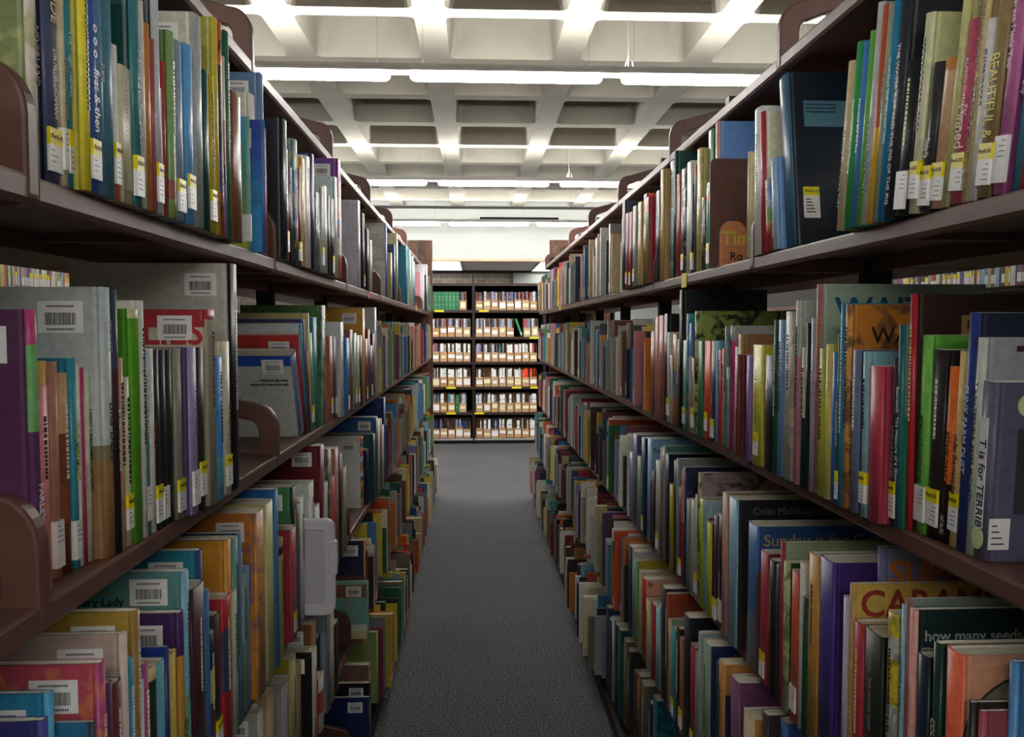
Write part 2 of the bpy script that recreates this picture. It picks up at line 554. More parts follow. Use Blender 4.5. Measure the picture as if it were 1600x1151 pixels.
def stack_section(side, k, near=True):
    s = SGN[side]
    ya, yb = Y0[side] + SEC * (k - 1), Y0[side] + SEC * k
    t = empty('library_shelving', (s * BACKX[side], (ya + yb) / 2, 0))
    h = SEC / 2
    for tier in range(6):
        e = EDGE[side][tier]
        fr = s * (e - BACKX[side])
        bk = s * -.012
        z = TIER[tier]
        mb = MB()
        # tray with a turned-down front lip
        prof = [(fr + s * .0035, z), (fr + s * .001, z - .001), (fr, z - .0035), (fr, z - .022), (fr + s * .004, z - .027), (fr + s * .018, z - .027), (fr + s * .018, z - .02), (fr + s * .02, z - .004), (bk, z - .004), (bk, z)]
        if s < 0: prof = prof[::-1]
        mb.prism(prof, 'y', -h + .001, h - .001)
        mb.box(bk - s * .004, bk, -h + .02, h - .02, z - .03, z)
        mb.box(fr + s * .03, bk, -.012, .012, z - .014, z - .004)
        sh = mb.build('shelf', M['steel'], t)
        # the other face of the stack, seen through the gaps
        mb = MB(); mb.box(s * .012, s * .25, -h + .008, h - .008, z - .02, z); mb.build('rear_shelf', M['steel'], t)
        out, hol = bracket_outline(s, fr, abs(bk - fr))
        if s < 0: pass
        mb = MB()
        mb.prism([(a, b + z) for a, b in out], 'y', -.011, .011, hole=[(a, b + z) for a, b in hol])
        b = mb.build('bracket', M['steel'], sh, loc=(0, h - .0115, 0), bevel=.004)
    mb = MB(); mb.box(-.025, .025, h - .04, h, 0, 2.24); mb.box(-.03, .03, -h + .02, h - .02, TIER[0] - .03, TIER[0] + .0)
    mb.build('upright', M['steel_dark'], t)
    mb = MB(); mb.box(s * (EDGE[side][5] - .03 - BACKX[side]), s * .2, -h + .01, h - .01, 0, TIER[5] - .028); mb.build('base_plinth', M['steel_dark'], t)
    n = k - KMIN
    return tag(t, 'brown steel shelving bay, %s side of the aisle, %s' % (WALLN[side], BAYS[k]), 'bookshelf', 'steel shelving bays along the aisle')


BAYS = {-3: 'two bays behind the camera', -2: 'just behind the camera', -1: 'beside the camera', 0: 'nearest bay fully in view', 1: 'second bay from the nearest', 2: 'third bay from the nearest',
        3: 'fourth bay from the nearest', 4: 'fifth bay from the nearest', 5: 'last bay but one', 6: 'last bay beside the wooden end panel'}
for side in 'LR':
    for k in range(-1, KMAX + 1):
        stack_section(side, k)

# wooden end panels
for side in 'LR':
    s = SGN[side]
    x0, x1 = (.39, .96) if side == 'L' else (.655, 1.2)
    y = Y0[side] + SEC * KMAX + .03
    t = tag(empty('end_panel', (s * (x0 + x1) / 2, y + .012, 0)), 'dark wooden end panel rising above the far end of the %s stack' % WALLN[side], 'panel')
    w = (x1 - x0) / 2
    mb = MB(); mb.box(-w, w, -.012, .012, 0, 2.30); mb.build('board', M['wood'], t)
    mb = MB(); mb.prism([(-w + .05, 2.12), (w - .05, 2.12), (w - .05, 2.20), (-w + .05, 2.20)], 'y', -.02, -.012, hole=[(-w + .06, 2.13), (w - .06, 2.13), (w - .06, 2.19), (-w + .06, 2.19)]); mb.build('moulding', M['wood'], t)

# neighbouring stacks across the next aisles (one face each)
for side, X in (('L', 1.9), ('R', 2.06)):
    s = SGN[side]
    t = tag(empty('library_shelving', (s * (X + .25), 3.2, 0)), 'long steel stack across the next aisle, glimpsed through the %s shelves' % WALLN[side], 'bookshelf')
    for tier in range(6):
        mb = MB(); mb.box(-s * .25, 0, -5, 4.2, TIER[tier] - .025, TIER[tier]); mb.build('shelf', M['steel'], t)
    mb = MB(); mb.box(0, s * .02, -5, 4.2, 0, TIER[0]); mb.build('back_panel', M['steel_dark'], t)

# ------------------------------------------------------------------ books
# one line per book, from the near end of its shelf: left and right limits of the spine and the top of the book as
# seen in the photograph, cover colour; then: s spine colour, b spine bands, L spine label (y yellow over white, w white),
# B barcode on the near board, w board width in mm, p printed pattern (colour,amount), k lean in degrees,
# t lettering down the spine, c lettering on the near board, g pages/paperback flag, n word for its look
DATA = {
('L', 1): """
47 60 -70 7f8a58;s=e0d6cf;p=a9b070,.7;t=NEVERLAND/8a5f63/9/.3;w=190
72 91 -60 1d2638;s=48506e;L=y;t=LYN MILLER-LACHMANN/f0ede4/8/.38;t2=BIDE/e2c48c/15/.10
96 103 -20 cbbf9f;L=w;t=CYNTHIA CONG/9a8f6c/7/.35
103 110 -60 2f8599;L=y;t=The Magic Market/c9e2e4/8/.3
129 140 -60 a39a2c;s=e9da48
140 153 -50 33508c;s=3f62a6;L=y;t=first & then/ffffff/15/.44;t2=o o o/ffffff/14/.24
153 161 -40 5f84a0;t=SUPER/2c4a60/6/.4
163 178 -50 3f6b7e;s=4a7a8c
179 187 70 d9dcd8;L=y;b=.86:dfe2de,1:c0503c
190 206 101 c9c3a6;t=. . . . . . . . . . . . ./4a4438/9/.1;w=150;g=1
209 220 -40 1f4a47;s=3f7f82;L=y;t=THE TALKING BOOK OF BEARS/1f5a5a/8/.25
220 228 0 cfc9c2;s=d9d4cd
228 238 35 b06a28;s=c4803c
240 243 62 9a5257
243 251 -30 3a3f45;s=c3c8cc;L=y
251 255 138 eeeeea;w=140
255 260 97 b03a44;w=150
267 275 48 5e7a38;s=86a566;b=.8:86a566,.9:a05858,1:8aa060
277 288 62 8f9fb4;L=y
295 304 70 4a86b8;s=62a6dc;L=y
306 318 20 cfcab8;s=a9b1b0;B=1;w=210
319 329 108 1f4f4c;w=150
330 337 118 d9d6bc;s=c4b02c;L=y;w=150
337 342 28 a8a648;s=d2c048;w=200
343 349 34 c86a30;s=3a302c;b=.2:cf7034,.6:33261f,.8:5a4a80,1:a8553c;p=201a18,.8
349 354 88 cfc2aa;s=d6c7ae;b=.35:d8c9b0,.6:c86a6a,.7:3c3c44,1:8a7ab0
354 360 48 1c5a45;s=2f7058
368 380 145 6b4632;s=85593c;w=180
381 401 187 4fa08f;s=74b09a;cb=.18:5fb0d8,.3:5faeb8,.5:5faa98,.62:72ac88,.75:86ad78,.88:a8c068,1:c6cf58;w=190;L=w;B=1;n=gradient;X=.412;Y=1.495;T=.007
404 425 192 3a5ca0;s=3c62aa;cb=.15:3c4fa0,.3:3c5cac,.45:3d70b8,.65:3d84c0,1:3c93cc;B=1;w=190;n=gradient;X=.398;Y=1.545;T=.008
395 409 150 ded9c8;s=f4efe2;w=200;X=.424;Y=1.556;T=.036
413 419 119 5f7fa6;s=6f90b8;B=1;w=230;X=.415;Y=1.594;T=.024
426 434 203 c9605c;s=cf6f68;w=170;X=.422;Y=1.635;T=.03
436 444 177 262a30;w=210
446 453 231 8f2a34;s=b03442;L=y;w=150
453 459 260 26221f;w=160
461 467 217 5c86a8;s=3c68a4;b=.25:8fb5b0,.55:4576b4,.7:2d5090,1:244648;p=d8c070,.5;w=200
468 472 262 8a2f38;L=y;w=150
473 479 246 d9c458;s=e8d890;p=e09a4a,.9
480 487 243 f4f3ec;w=210
488 493 240 3a3560;w=210
495 503 300 9aa294;s=7f8a88;p=2c2c30,.9;w=150
504 507 292 c9d0cc;L=y
508 513 290 d0cfbc
514 518 305 3a3734;w=150
519 524 310 2a2a2c;L=y;w=150
526 529 278 c9dce0;w=170
531 543 250 6a3f9c;s=7a46b0;b=.2:6a3aa8,.32:b8303a,.5:d8a050,.66:2a4a90,.8:dcd8cc,1:d97a30;p=c8403a,.7;B=1;n=comic patterned;w=200
561 567 313 ccd0dc;s=dcdfe8;p=c8403a,.1;w=190;j=1
568 574 333 2a2a2e;s=323236;L=y;w=190
575 579 358 3a2428;w=170
580 584 375 c8c4b0;s=d8d4c4;w=150
604 610 349 dcdcd4;s=3c68b8;j=1;w=220;p=7a8894,.3;B=1
612 616 395 c8bc84;s=d8cc98;L=y;w=150
617 621 382 2c3040;s=2858a0;L=y;w=160
622 627 366 d0c898;w=190
636 640 373 2c748c;s=348aa4;j=1;w=240
642 645 391 cfd4c8;L=w;w=160
646 649 400 a8d0c4;w=160
651 655 412 2f6a48;s=8090a4;w=160
658 662 425 e8a0b0;s=f0c4d0;j=1;w=170
663 666 418 ece8ea;w=190
667 670 430 1c3038;w=150
671 674 418 e8e4e8;w=190
675 679 424 84b47c;s=90bc88;w=170
""",
('L', 2): """
44 56 484 5b3556;s=6a3a66;b=.12:b8487c,.42:74b06e,.8:56345c,1:caa258;t=FARLEY/efe6ee/10/.6;w=200;B=1
59 82 605 c8657c;s=de8a8c;w=150
62 80 565 d08f3c;s=e2b45c;w=150
83 95 566 c99a88;s=b07f6c;w=170;L=w
96 112 584 c49c72;s=9c5c3a;b=.3:c9a37a,.55:7a4428,.75:8a4a2c,1:6a3420;w=170
114 122 560 2f7f98;s=3c90a4;t=THE MERMAID/c8d860/9/.3;L=w
123 126 570 e0ddd2
128 134 575 b23a68;t=HENRY/f0d0d8/8/.5;w=150
135 144 580 d9dac2;s=cfd3bc;t=HOW I BECAME A GHOST/5a5a48/7/.2;w=150
164 177 449 b2b9b8;s=bcc6c8;b=.58:bcc6c8,.64:7a7458,1:9a744c;B=1;w=250;t=BIG BOY/2c2420/16/.42;t2=SPIRIT LAKE/8a9290/6/.12;cb=.58:b2b9b8,.64:7a7458,1:8f6c48
178 187 453 2a2624;s=3a2f2c;b=.3:3c4658,.5:4a2838,1:26211f;t=BY HOWARD LONG/e8e0d8/7/.45;w=230
188 196 560 c0936c;s=d0a27c;w=170
197 206 590 d6d3b8;L=y;w=150
208 222 483 4f9a26;s=63b02e;w=190;b=.04:cfd0a0,1:63b02e
222 227 470 d6d6c8;w=200
227 235 548 4f8ea4;L=w;w=150
236 243 545 e6e3dc;t=STANLEY/a04a48/8/.4;w=150
243 252 547 232527;s=2a2d30;L=y;w=150
253 262 547 1d2022;s=25282c;L=w;w=150
263 272 547 2c2f31;s=24272a;t=...../7c8074/7/.3;w=150
277 288 545 7c806a;s=8c917c;L=y;w=150
300 311 543 4c3f66;s=a294c0;L=w;t=THE LIFE OF RISING/453a66/8/.2;w=150
312 322 543 222422;s=2f332c;L=y;w=150
327 340 484 cfc6b2;s=b5ac96;b=.05:a83440,1:b5ac96;cb=.09:a83440,1:cbc2ae;B=1;w=190;c=LIES/c23a40/42/8/35
342 351 558 2f74bc;s=4a94dc;b=.7:4a94dc,1:5fb0cc;w=150;n=clear-jacketed
353 362 534 e2dec4;t=SHADOWN/3c3a34/12/.4;L=y;w=160
362 374 412 c6c3b8;s=1d1c1c;cb=1:bdbcb2;B=1;w=255
471 478 545 c9ccc6;s=8098c8;cb=.12:2a54b0,1:c2c5c0;B=1;w=190;k=22;j=1;c=making a big mess/3c3c3c/7/18/62;c2=before his mess finds out/3c3c3c/7/18/73;n=leaning
479 481 516 c04038;s=a83c4c;B=1;w=190;k=17
481 483 502 d6e2e2;s=3a9ab0;w=190;k=13
483 485 496 4a4478;s=60588c;w=200;k=10
485 487 545 5c3a40;s=6a4450;k=8;w=150
487 489 489 cfc482;s=d8cc90;w=220;k=5
489 493 520 5e9040;s=78a858;L=y;k=4;w=160
494 503 496 2f7f90;s=48a0b0;w=200;k=2
505 515 477 4f7a48;s=a4b6a8;w=220;p=243c24,.6
505 516 496 7fb4c0;s=8cc0cc;b=.15:8cc0cc,1:1f3350;w=150
517 522 525 c8785a;L=y;w=150
523 533 525 4c3c58;s=5a4a68;L=w;w=150
534 543 503 d0d2d6;s=e6e6ea;w=160
548 553 528 3a78b8;s=4a8cd0;L=w;w=150
556 566 515 7f5848;s=8f6654;B=1;w=190
567 572 520 a8c4a8;L=y;w=160
573 577 523 c6ccc0;L=y;w=150
578 583 523 26302e;w=150
583 588 485 c99a3c;s=e0a43c;B=1;w=240;p=b86a28,.3
589 595 528 5e2a38;s=73344a;L=y;w=150
596 602 514 6a2c40;s=7a3450;w=150
603 607 536 222223;L=w;w=150
608 613 520 6f2830;w=180
615 624 486 b8bcc0;s=c9ccd0;w=220
""",
('L', 3): """
66 77 1130 3c3a78;s=5050a0;w=190
80 89 1083 3384ac;s=58b0dc;B=1;w=190
149 153 1127 2f6f94;e=1;s=3a3a44;w=150
160 170 1036 b34a5c;s=b0487e;p=d88a40,.5;B=1;w=220
171 180 1068 8a3850;s=5a2f58;w=150
181 196 1070 57282c;s=6a3034;w=150
196 203 990 b3a298;s=d6c6bc;B=1;w=230
204 213 1030 4aa4c4;s=3f90a8;w=150
214 223 955 a88a3c;s=9c7c46;B=1;w=250
224 227 1062 e9e7e2;w=140
228 236 1038 8f3a6c;s=a4507c;w=140
237 250 1046 b49a5c;s=2c4038;b=.06:d8c48c,1:2c4038;w=140
251 262 1036 a8aca0;s=64a8b8;w=150
263 266 1010 24409c;s=1c2f70;w=170
267 280 1025 b8a040;s=cdb65c;w=150
284 291 957 cc8c34;s=c8a048;b=.2:4a3060,1:d0a04c;cb=.16:472c5c,1:c88c34;B=1;w=200;t=COLD SOUP/3c4038/14/.5
291 299 893 5f9494;s=86b8cc;b=.5:8cc0dc,.9:7cae8c,1:d0a850;cb=.5:5a8c8c,1:4a7468;B=1;w=230;c=the Library Lady/1e2a20/13/82/40;c2=Illustrated by/7a9068/8/92/27
314 324 912 16191a;s=4c2a34;w=170
313 319 860 2f7f98;s=2a4a74;B=1;w=230;cb=1:2f7c94
324 330 923 3f80bc;w=160
330 337 990 181818;s=1c1a1a;b=.26:1a1a1a,.5:d8c050,1:5c2028;w=140;g=1
338 347 962 4a4038;s=3a302a;w=150;L=y
352 364 936 b8323c;s=b23038;b=.2:b83038,.6:3c4c68,1:b02c38;w=150
357 364 844 c88a34;s=dca04a;w=210;cb=1:c4842e
366 374 926 a4b4a0;s=c6d4c4;w=140
368 375 841 5c9088;s=6fa49c;w=220
376 380 833 1f2c54;s=5c7fa0;w=230
377 381 897 c4c8a4;w=150
382 387 896 8fa080;w=150
387 392 886 5c9ac4;w=160
418 430 789 c47c34;s=d69850;B=1;w=230;p=3a4a80,.45;n=illustrated
430 433 778 c2c070;s=cfcf8c;B=1;w=230
433 437 764 2c64a8;s=4a80b8;B=1;w=230
438 446 846 d6cc7c;s=d2c878;b=.06:b89060,.12:241c18,1:d8ce80;w=140
450 460 835 9c2c3c;s=b0485c;L=y;w=180
459 464 761 4c8a54;s=1c221e;B=1;w=220
466 471 788 7a8684;s=5c6866;w=190
471 477 778 d9d9d4;s=e6e4e0;w=190
@case
486 493 755 c8cac6;s=e0e0dc;w=220
509 513 777 dce4e8;s=e4e8ec;B=1;w=190;p=a8746c,.25
503 511 690 6c2028;s=782a34;B=1;w=240
511 514 753 e4e4e0;w=170
516 520 700 5c6c58;s=506858;p=d8a890,.5;w=210;B=1
521 525 745 c83c4c;s=d04858;w=170
531 536 696 c89484;s=c49080;B=1;w=210;p=7c4434,.4
537 542 705 2c2022;w=190
542 547 728 a4a464;s=a8a870;w=180
566 570 683 e4e6ea;s=e8e8ec;B=1;w=170;j=1;b=.08:e07838,.14:5c78c0,.2:e8b848,.27:c85888,.34:e8e8ec,.4:5c9cc8,.48:e07838,.56:e8e8ec,.62:4a5cb0,.7:e8b848,.78:e07838,.86:4a8c80,1:e8b848;n=stripe-spined
575 580 703 1c2840;w=170
585 592 678 1f4a4c;s=245458;w=180
592 597 649 2c64a0;s=3c5c48;B=1;w=230
598 605 650 5c5c80;s=c8ccc8;w=220
611 616 640 7c3038;w=190
617 622 645 c8ccc8;w=190
623 632 600 24346c;s=2c4080;w=230
""",
('L', 4): """
408 414 1112 a8aa9c;s=c8c8bc;B=1;w=200
422 431 1086 a28c68;s=b89c78;B=1;w=210
433 445 1092 9c929a;s=aaa0a8;w=150
446 455 1075 2f4a9c;s=244c84;B=1;w=210
456 458 1030 a09a34;s=b8b05c;w=200
457 466 1033 a4b098;s=b4bca0;w=200
467 473 1038 a88a5c;s=b8986c;w=170
492 498 1018 1c1c1c;s=d0ccc4;cb=1:1a1a1b;B=1;w=210
490 496 975 7c5434;s=94704c;B=1;w=220
502 513 1060 c83c3c;s=b83838;b=.25:e9e6ea,.65:c0403c,1:c8d0c0;w=120
497 513 1000 1e1e1e;s=202020;w=160
513 519 960 8c98a0;s=707c84;w=190
519 525 965 d6c4a8;w=190
526 533 975 1e1e20;w=180
570 573 905 7cbcae;s=86c4b8;cb=.06:8ccfc0,.28:8c6a4c,.75:7ab8ac,.85:d8d8cc,1:d0ca98;p=b8703c,.25;B=1;w=190;n=protruding picture;X=.36;Y=2.64;T=.014
574 580 842 24304c;s=c87c34;B=1;w=210;X=.372;Y=2.66;T=.024
""",
('L', 5): """
470 480 1165 8a8a80;w=200
495 505 1150 3c3c3c;w=200
520 535 1133 34508c;s=4a68a0;w=200
555 562 1110 23263c;B=1;w=190
555 562 1085 1f2f5c;s=24346c;B=1;w=190;X=.362;Y=2.66;T=.014
566 574 1063 1e1e20;s=17171a;B=1;w=210;X=.372;Y=2.75;T=.02
560 576 1035 8a6a5c;s=94705c;w=180;X=.388;Y=2.86;T=.03
577 590 984 96ac60;s=a8c074;w=180;X=.376;Y=3.0;T=.018;n=protruding
""",
('R', 1): """
1589 1600 -120 c64a50;s=cf5050;k=8;w=160
1575 1589 -150 4a7c94;s=5088a4;k=8;w=170;t=ship/d6e4ea/8/.6
1545 1564 -150 7a3f70;s=c070a4;k=8;w=160;L=w;t=Teresa Matiz Yoo/f0dcea/9/.3
1521 1541 -90 6f6048;s=97825c;k=8;L=y;t=BEAUTIFUL &/eadf5c/19/.42;w=170
1508 1520 25 dcd8e2;s=ebe6e6;k=8;w=150
1499 1508 -60 b49c74;s=dcc894;k=8;t=RIZZOLI/PINKNEY PRETEND YOURE A CAT/6a4c3c/10/.1;w=220
1479 1498 25 a44458;s=c45a74;k=8;L=y;t=Pinned/f0ccc0/22/.45;t2=ALFRED C. MARTINO/f0d8d0/7/.2;w=150
1468 1477 -60 c4c48c;s=c9c88c;k=8;t=. . . . . ./8a8a60/7/.3;w=210
1449 1466 85 d6a284;s=d0965a;k=8;L=y;b=.08:c98a4c,1:d8b088;w=150
1432 1446 92 2c2c30;s=3a3a3e;k=8;L=y;t=Thicky-Ma/ffffff/12/.5;w=150
1415 1427 20 c8cb9c;s=d8d8b4;k=7;L=y;w=220
1393 1412 90 202226;s=26282c;k=7;L=w;w=150
1376 1391 -40 26292d;s=33373e;k=7;t=THE WATER GIFT AND THE PIG OF THE PIG/c9c4bc/9/.28;w=230
1367 1375 -20 2a80a8;s=2c86b0;k=7;t=WASHING THE WILLOW TREE/bcdce8/7/.3;w=210
1359 1366 10 8f9a86;s=a4ac90;k=7;t=Alike Me For All/2c3028/7/.3;w=210
1351 1358 12 b8503a;s=e6a824;k=7;b=.55:c05a3c,1:f0b828;w=200
1342 1350 8 a8b0ac;s=c6cac8;k=7;t=ON SAND ISLAND/30343a/11/.5;w=220
1334 1341 50 5c9c44;s=6cb050;k=7;w=200
1325 1333 65 3f76b4;s=4a86c8;k=7;t=Prometeo and the Fire/e4f0fa/7/.3;w=200
1314 1324 66 2c8c4c;s=3aa05c;k=7;t=Familia Verde Volando Hopping/d4f0d8/7/.3;w=200
1303 1313 95 d2bf94;s=dcca9c;k=7;t=Knots on a Counting Rope/4c4034/9/.4;w=200
1226 1240 108 16202e;s=3f6c8c;k=-9;j=1;w=215;n=clear-jacketed;c3=1
1206 1214 245 6f9ad0;s=a4c8ea;k=-8;t=The Lizard of the House/ffffff/7/.4;w=170
1195 1205 285 3f6cb0;s=4a74b8;b=.4:5c7cc0,.6:4c9c48,1:a82c3c;k=-7;w=170;p=e8d040,.3
1187 1194 172 e6e2c4;k=-4;s=b83848;t=BREAKING STUFF/f4dcd8/6/.4;w=210
1176 1187 165 e8e6e4;k=-2;s=f0eef0;w=180
1174 1178 232 ded6a8;w=170
1116 1121 190 5f8cd0;s=e0a898;cb=.35:6c98dc,.55:84a8e0,.68:34507c,1:d88c60;c=Tim/e8d858/36/12/277;c2=Ro/2c2420/22/32/320;w=220;j=1
1100 1111 283 3f9c88;s=4cac98;b=.05:3a70b0,.13:48b0a0,.2:e85a30,1:4cac98;L=y;w=150
1094 1100 308 3c3c28;s=4a4830;p=c8b880,.5;w=170
1095 1114 200 1c5c34;s=2f7c4c;w=200
1087 1094 231 cfb870;s=e2cc84;p=8a9a50,.4;w=200
1083 1087 258 7a2430;s=4c6058;b=.1:9c2c38,1:5a6c60;w=170
1079 1082 288 2c3456;s=343c60;L=y;w=150
1071 1079 251 e8e8d8;s=efeedd;t=. . . . . . . ./3a3a40/6/.2;w=170
1062 1070 262 3a3a3c;s=222426;p=d0d4d8,.5;L=y;w=170
1055 1061 271 a03434;s=b83c38;w=160
1052 1055 234 1c4a44;s=245850;w=230
1037 1052 250 5c6c80;s=54687c;b=.12:3a4456,.14:a8b8c8,.3:4c5458,.4:8c6058,.42:a8b8c8,.7:5c7c9c,.85:33445c,1:8a8c90;w=170;n=tape-banded
1030 1035 264 b8985c;s=d0b068;w=190
1018 1029 297 2c2a2c;s=3c3436;w=150
1010 1018 303 b02c3c;s=3c3c3c;b=.18:c03444,1:8a8c58;w=160
1001 1009 302 d0603c;s=2c2c3c;p=d8603c,.9;w=170
988 1000 315 d8c070;s=e4d090;w=190
981 987 325 8f9490;s=a4a8a4;L=y;w=170
974 980 335 7a2434;s=8c2a3c;L=y;w=170
967 973 338 8c4c50;s=9c4a50;L=y;w=170
955 965 322 2c3040;s=34384a;w=190
""",
('R', 2): """
1515 1536 600 5c5a72;s=67657c;k=3;w=200;c=T/3a2a34/26/60/52;t=T is for TERRIBLE/1c1c22/14/.32;tp=1;n=spotted
1504 1515 528 9a9ca4;s=c8d0c4;k=3;t=T is for TERRIBLE  PETER McCARTY/3c3c40/8/.2;w=230;c=T /4c2a30/42/40/30
1488 1503 488 22283c;s=2c3a78;k=3;t=PUNK FARM DUST/dce0e6/11/.3;c=M &/8c8c88/34/40/52;w=260
1478 1491 550 d6b46a;s=e8c884;k=3;L=y;t=under the mesquite/4c3c2c/11/.42;w=150
1464 1477 575 d06428;s=e07030;k=3;b=.66:e2702c,1:221a18;t=ATTACK GIANT ROBOT CHICKENS/2c1c14/12/.36;t2=ALEX McCALL/f0ece4/9/.84;w=140
1442 1462 548 242022;s=2a2628;k=2;L=y;w=150
1426 1441 524 5ca03c;s=7cc458;k=1;L=w;t=MISMANTLE CHRONICLES/3c6c30/13/.4;w=170
1419 1426 460 3a2420;s=b02a34;cb=1:33221e;w=240;c=R/9c7c48/50/60/52;c2=EKT/a08850/16/165/20
1401 1408 508 7c9490;s=2a6468;k=0;cb=.45:7c9490,1:2a7c4c;t=Beanstalk  The Measure of a Giant/e8f0ee/8/.3;w=170
1392 1400 559 2c2c2c;s=343434;L=y;t=WHEN SHE WAS GOOD/9a9c94/10/.4;w=150
1354 1374 573 922c44;s=bc4258;w=140
1345 1353 550 78a4b0;s=88b4c0;L=y;w=180
1328 1337 547 44506e;s=7480a0;w=150
1318 1325 476 b8742c;s=e0a45c;p=4c3434,.75;w=235;c=WAT/1c2022/27/34/46;b=1:e0a45c
1311 1317 474 2f7c98;s=3a8cb0;w=200
1307 1311 520 1c5a44;s=20644c;L=y;t=THE SALAMANDER ROOM/c8e0d0/5/.4;w=200
1297 1306 550 3a64a4;s=4474b8;t=Baroque/c8dcf0/8/.5;w=190
1287 1295 538 c8bc60;s=dcd078;w=200
1276 1287 545 a4b028;s=b8c03c;w=190
1273 1279 444 93a890;s=a8706c;cb=1:98ac98;w=270;c=WAIT/1f5a78/46/26/44;c2=THE/1f5a68/26/30/88
1264 1272 497 a8a0b4;s=bcb2cc;t=Two Mrs Gibsons/8a4c3c/7/.3;w=200
1257 1263 505 223430;s=1c2a26;w=180
1250 1256 543 cfd6c4;s=d8d4c0;b=.5:d8d8c4,1:20302c;w=170
1241 1247 470 b4b8b0;s=d08c98;b=.3:b8bcb4,1:d890a0;w=190
1224 1232 487 9aacb8;s=cfc8b4;w=200;p=30302c,.3
1213 1222 500 6c8cb4;s=7c9cc8;w=200
1207 1212 500 2c3c64;s=1f5a40;w=190
1192 1206 556 1c1c1c;s=22221f;t=ANTS/5a5a3c/9/.2;w=140
1171 1180 539 ddd040;s=e8de58;L=y;t=I LIKE GUINEA PIG CARDS/8a8430/8/.2;w=200
1164 1170 555 7c4c8c;s=9a80c0;w=170
1158 1163 555 6c3038;s=8c444a;w=170
1151 1157 522 8f6c44;s=a8845c;w=210
1146 1151 542 d8d6d0;s=e8e6de;t=. . . ./4a4a4a/6/.2;w=170
1139 1144 509 c47888;s=cc6c90;b=.12:a8a8a8,1:cc4c80;cb=.1:a8a8a8,1:c87c8c;w=230
1137 1143 574 b8bc28;s=ccd030;w=160
1133 1137 574 78aec0;s=88bcd0;w=160
1131 1134 510 78908c;s=84a09c;w=210
1126 1130 545 e08c40;s=f0a050;w=170
1120 1125 547 b83c74;s=c84884;w=160
1117 1120 533 6ca8c8;s=88c0dc;w=190
1109 1116 533 2c3a60;s=3a4a78;L=y;t=The Wild/d8dce8/6/.5;w=170
1096 1108 533 d84a24;s=f05c34;L=y;w=170
1088 1095 533 3a7048;s=4f8860;w=180
1084 1087 486 9ab060;s=b8c890;cb=1:8ca050;p=1c2818,.95;w=240;n=swirl patterned
1079 1083 560 cdb48c;s=d8c09c;L=y;w=170
1075 1079 505 5a6ca0;s=8c4c6c;b=.3:5c7cc0,.6:c8ccd0,1:c8a888;w=190
1071 1074 490 2f9c8c;s=2c84a8;p=e0e0e0,.3;w=200
1065 1071 532 7ca88c;s=8cb89c;L=y;w=170
1060 1064 453 15181c;s=1c2024;w=230
1056 1060 530 7c5c4c;s=8c6c58;w=170
1049 1055 522 c89868;s=b8a480;b=.4:d0a070,.7:7c8ca0,1:c07040;w=170
1045 1048 555 dcdcd0;w=150
1041 1044 519 e0e0da;t=. . . ./2c2c2c/5/.2;L=y;w=170
1036 1041 490 24221f;w=200
1026 1031 493 e08838;s=d8602c;p=6c70a0,.5;w=210
1022 1026 495 e0c8cc;s=d89a90;w=180
1014 1021 518 8c5440;s=a0624a;w=160
""",
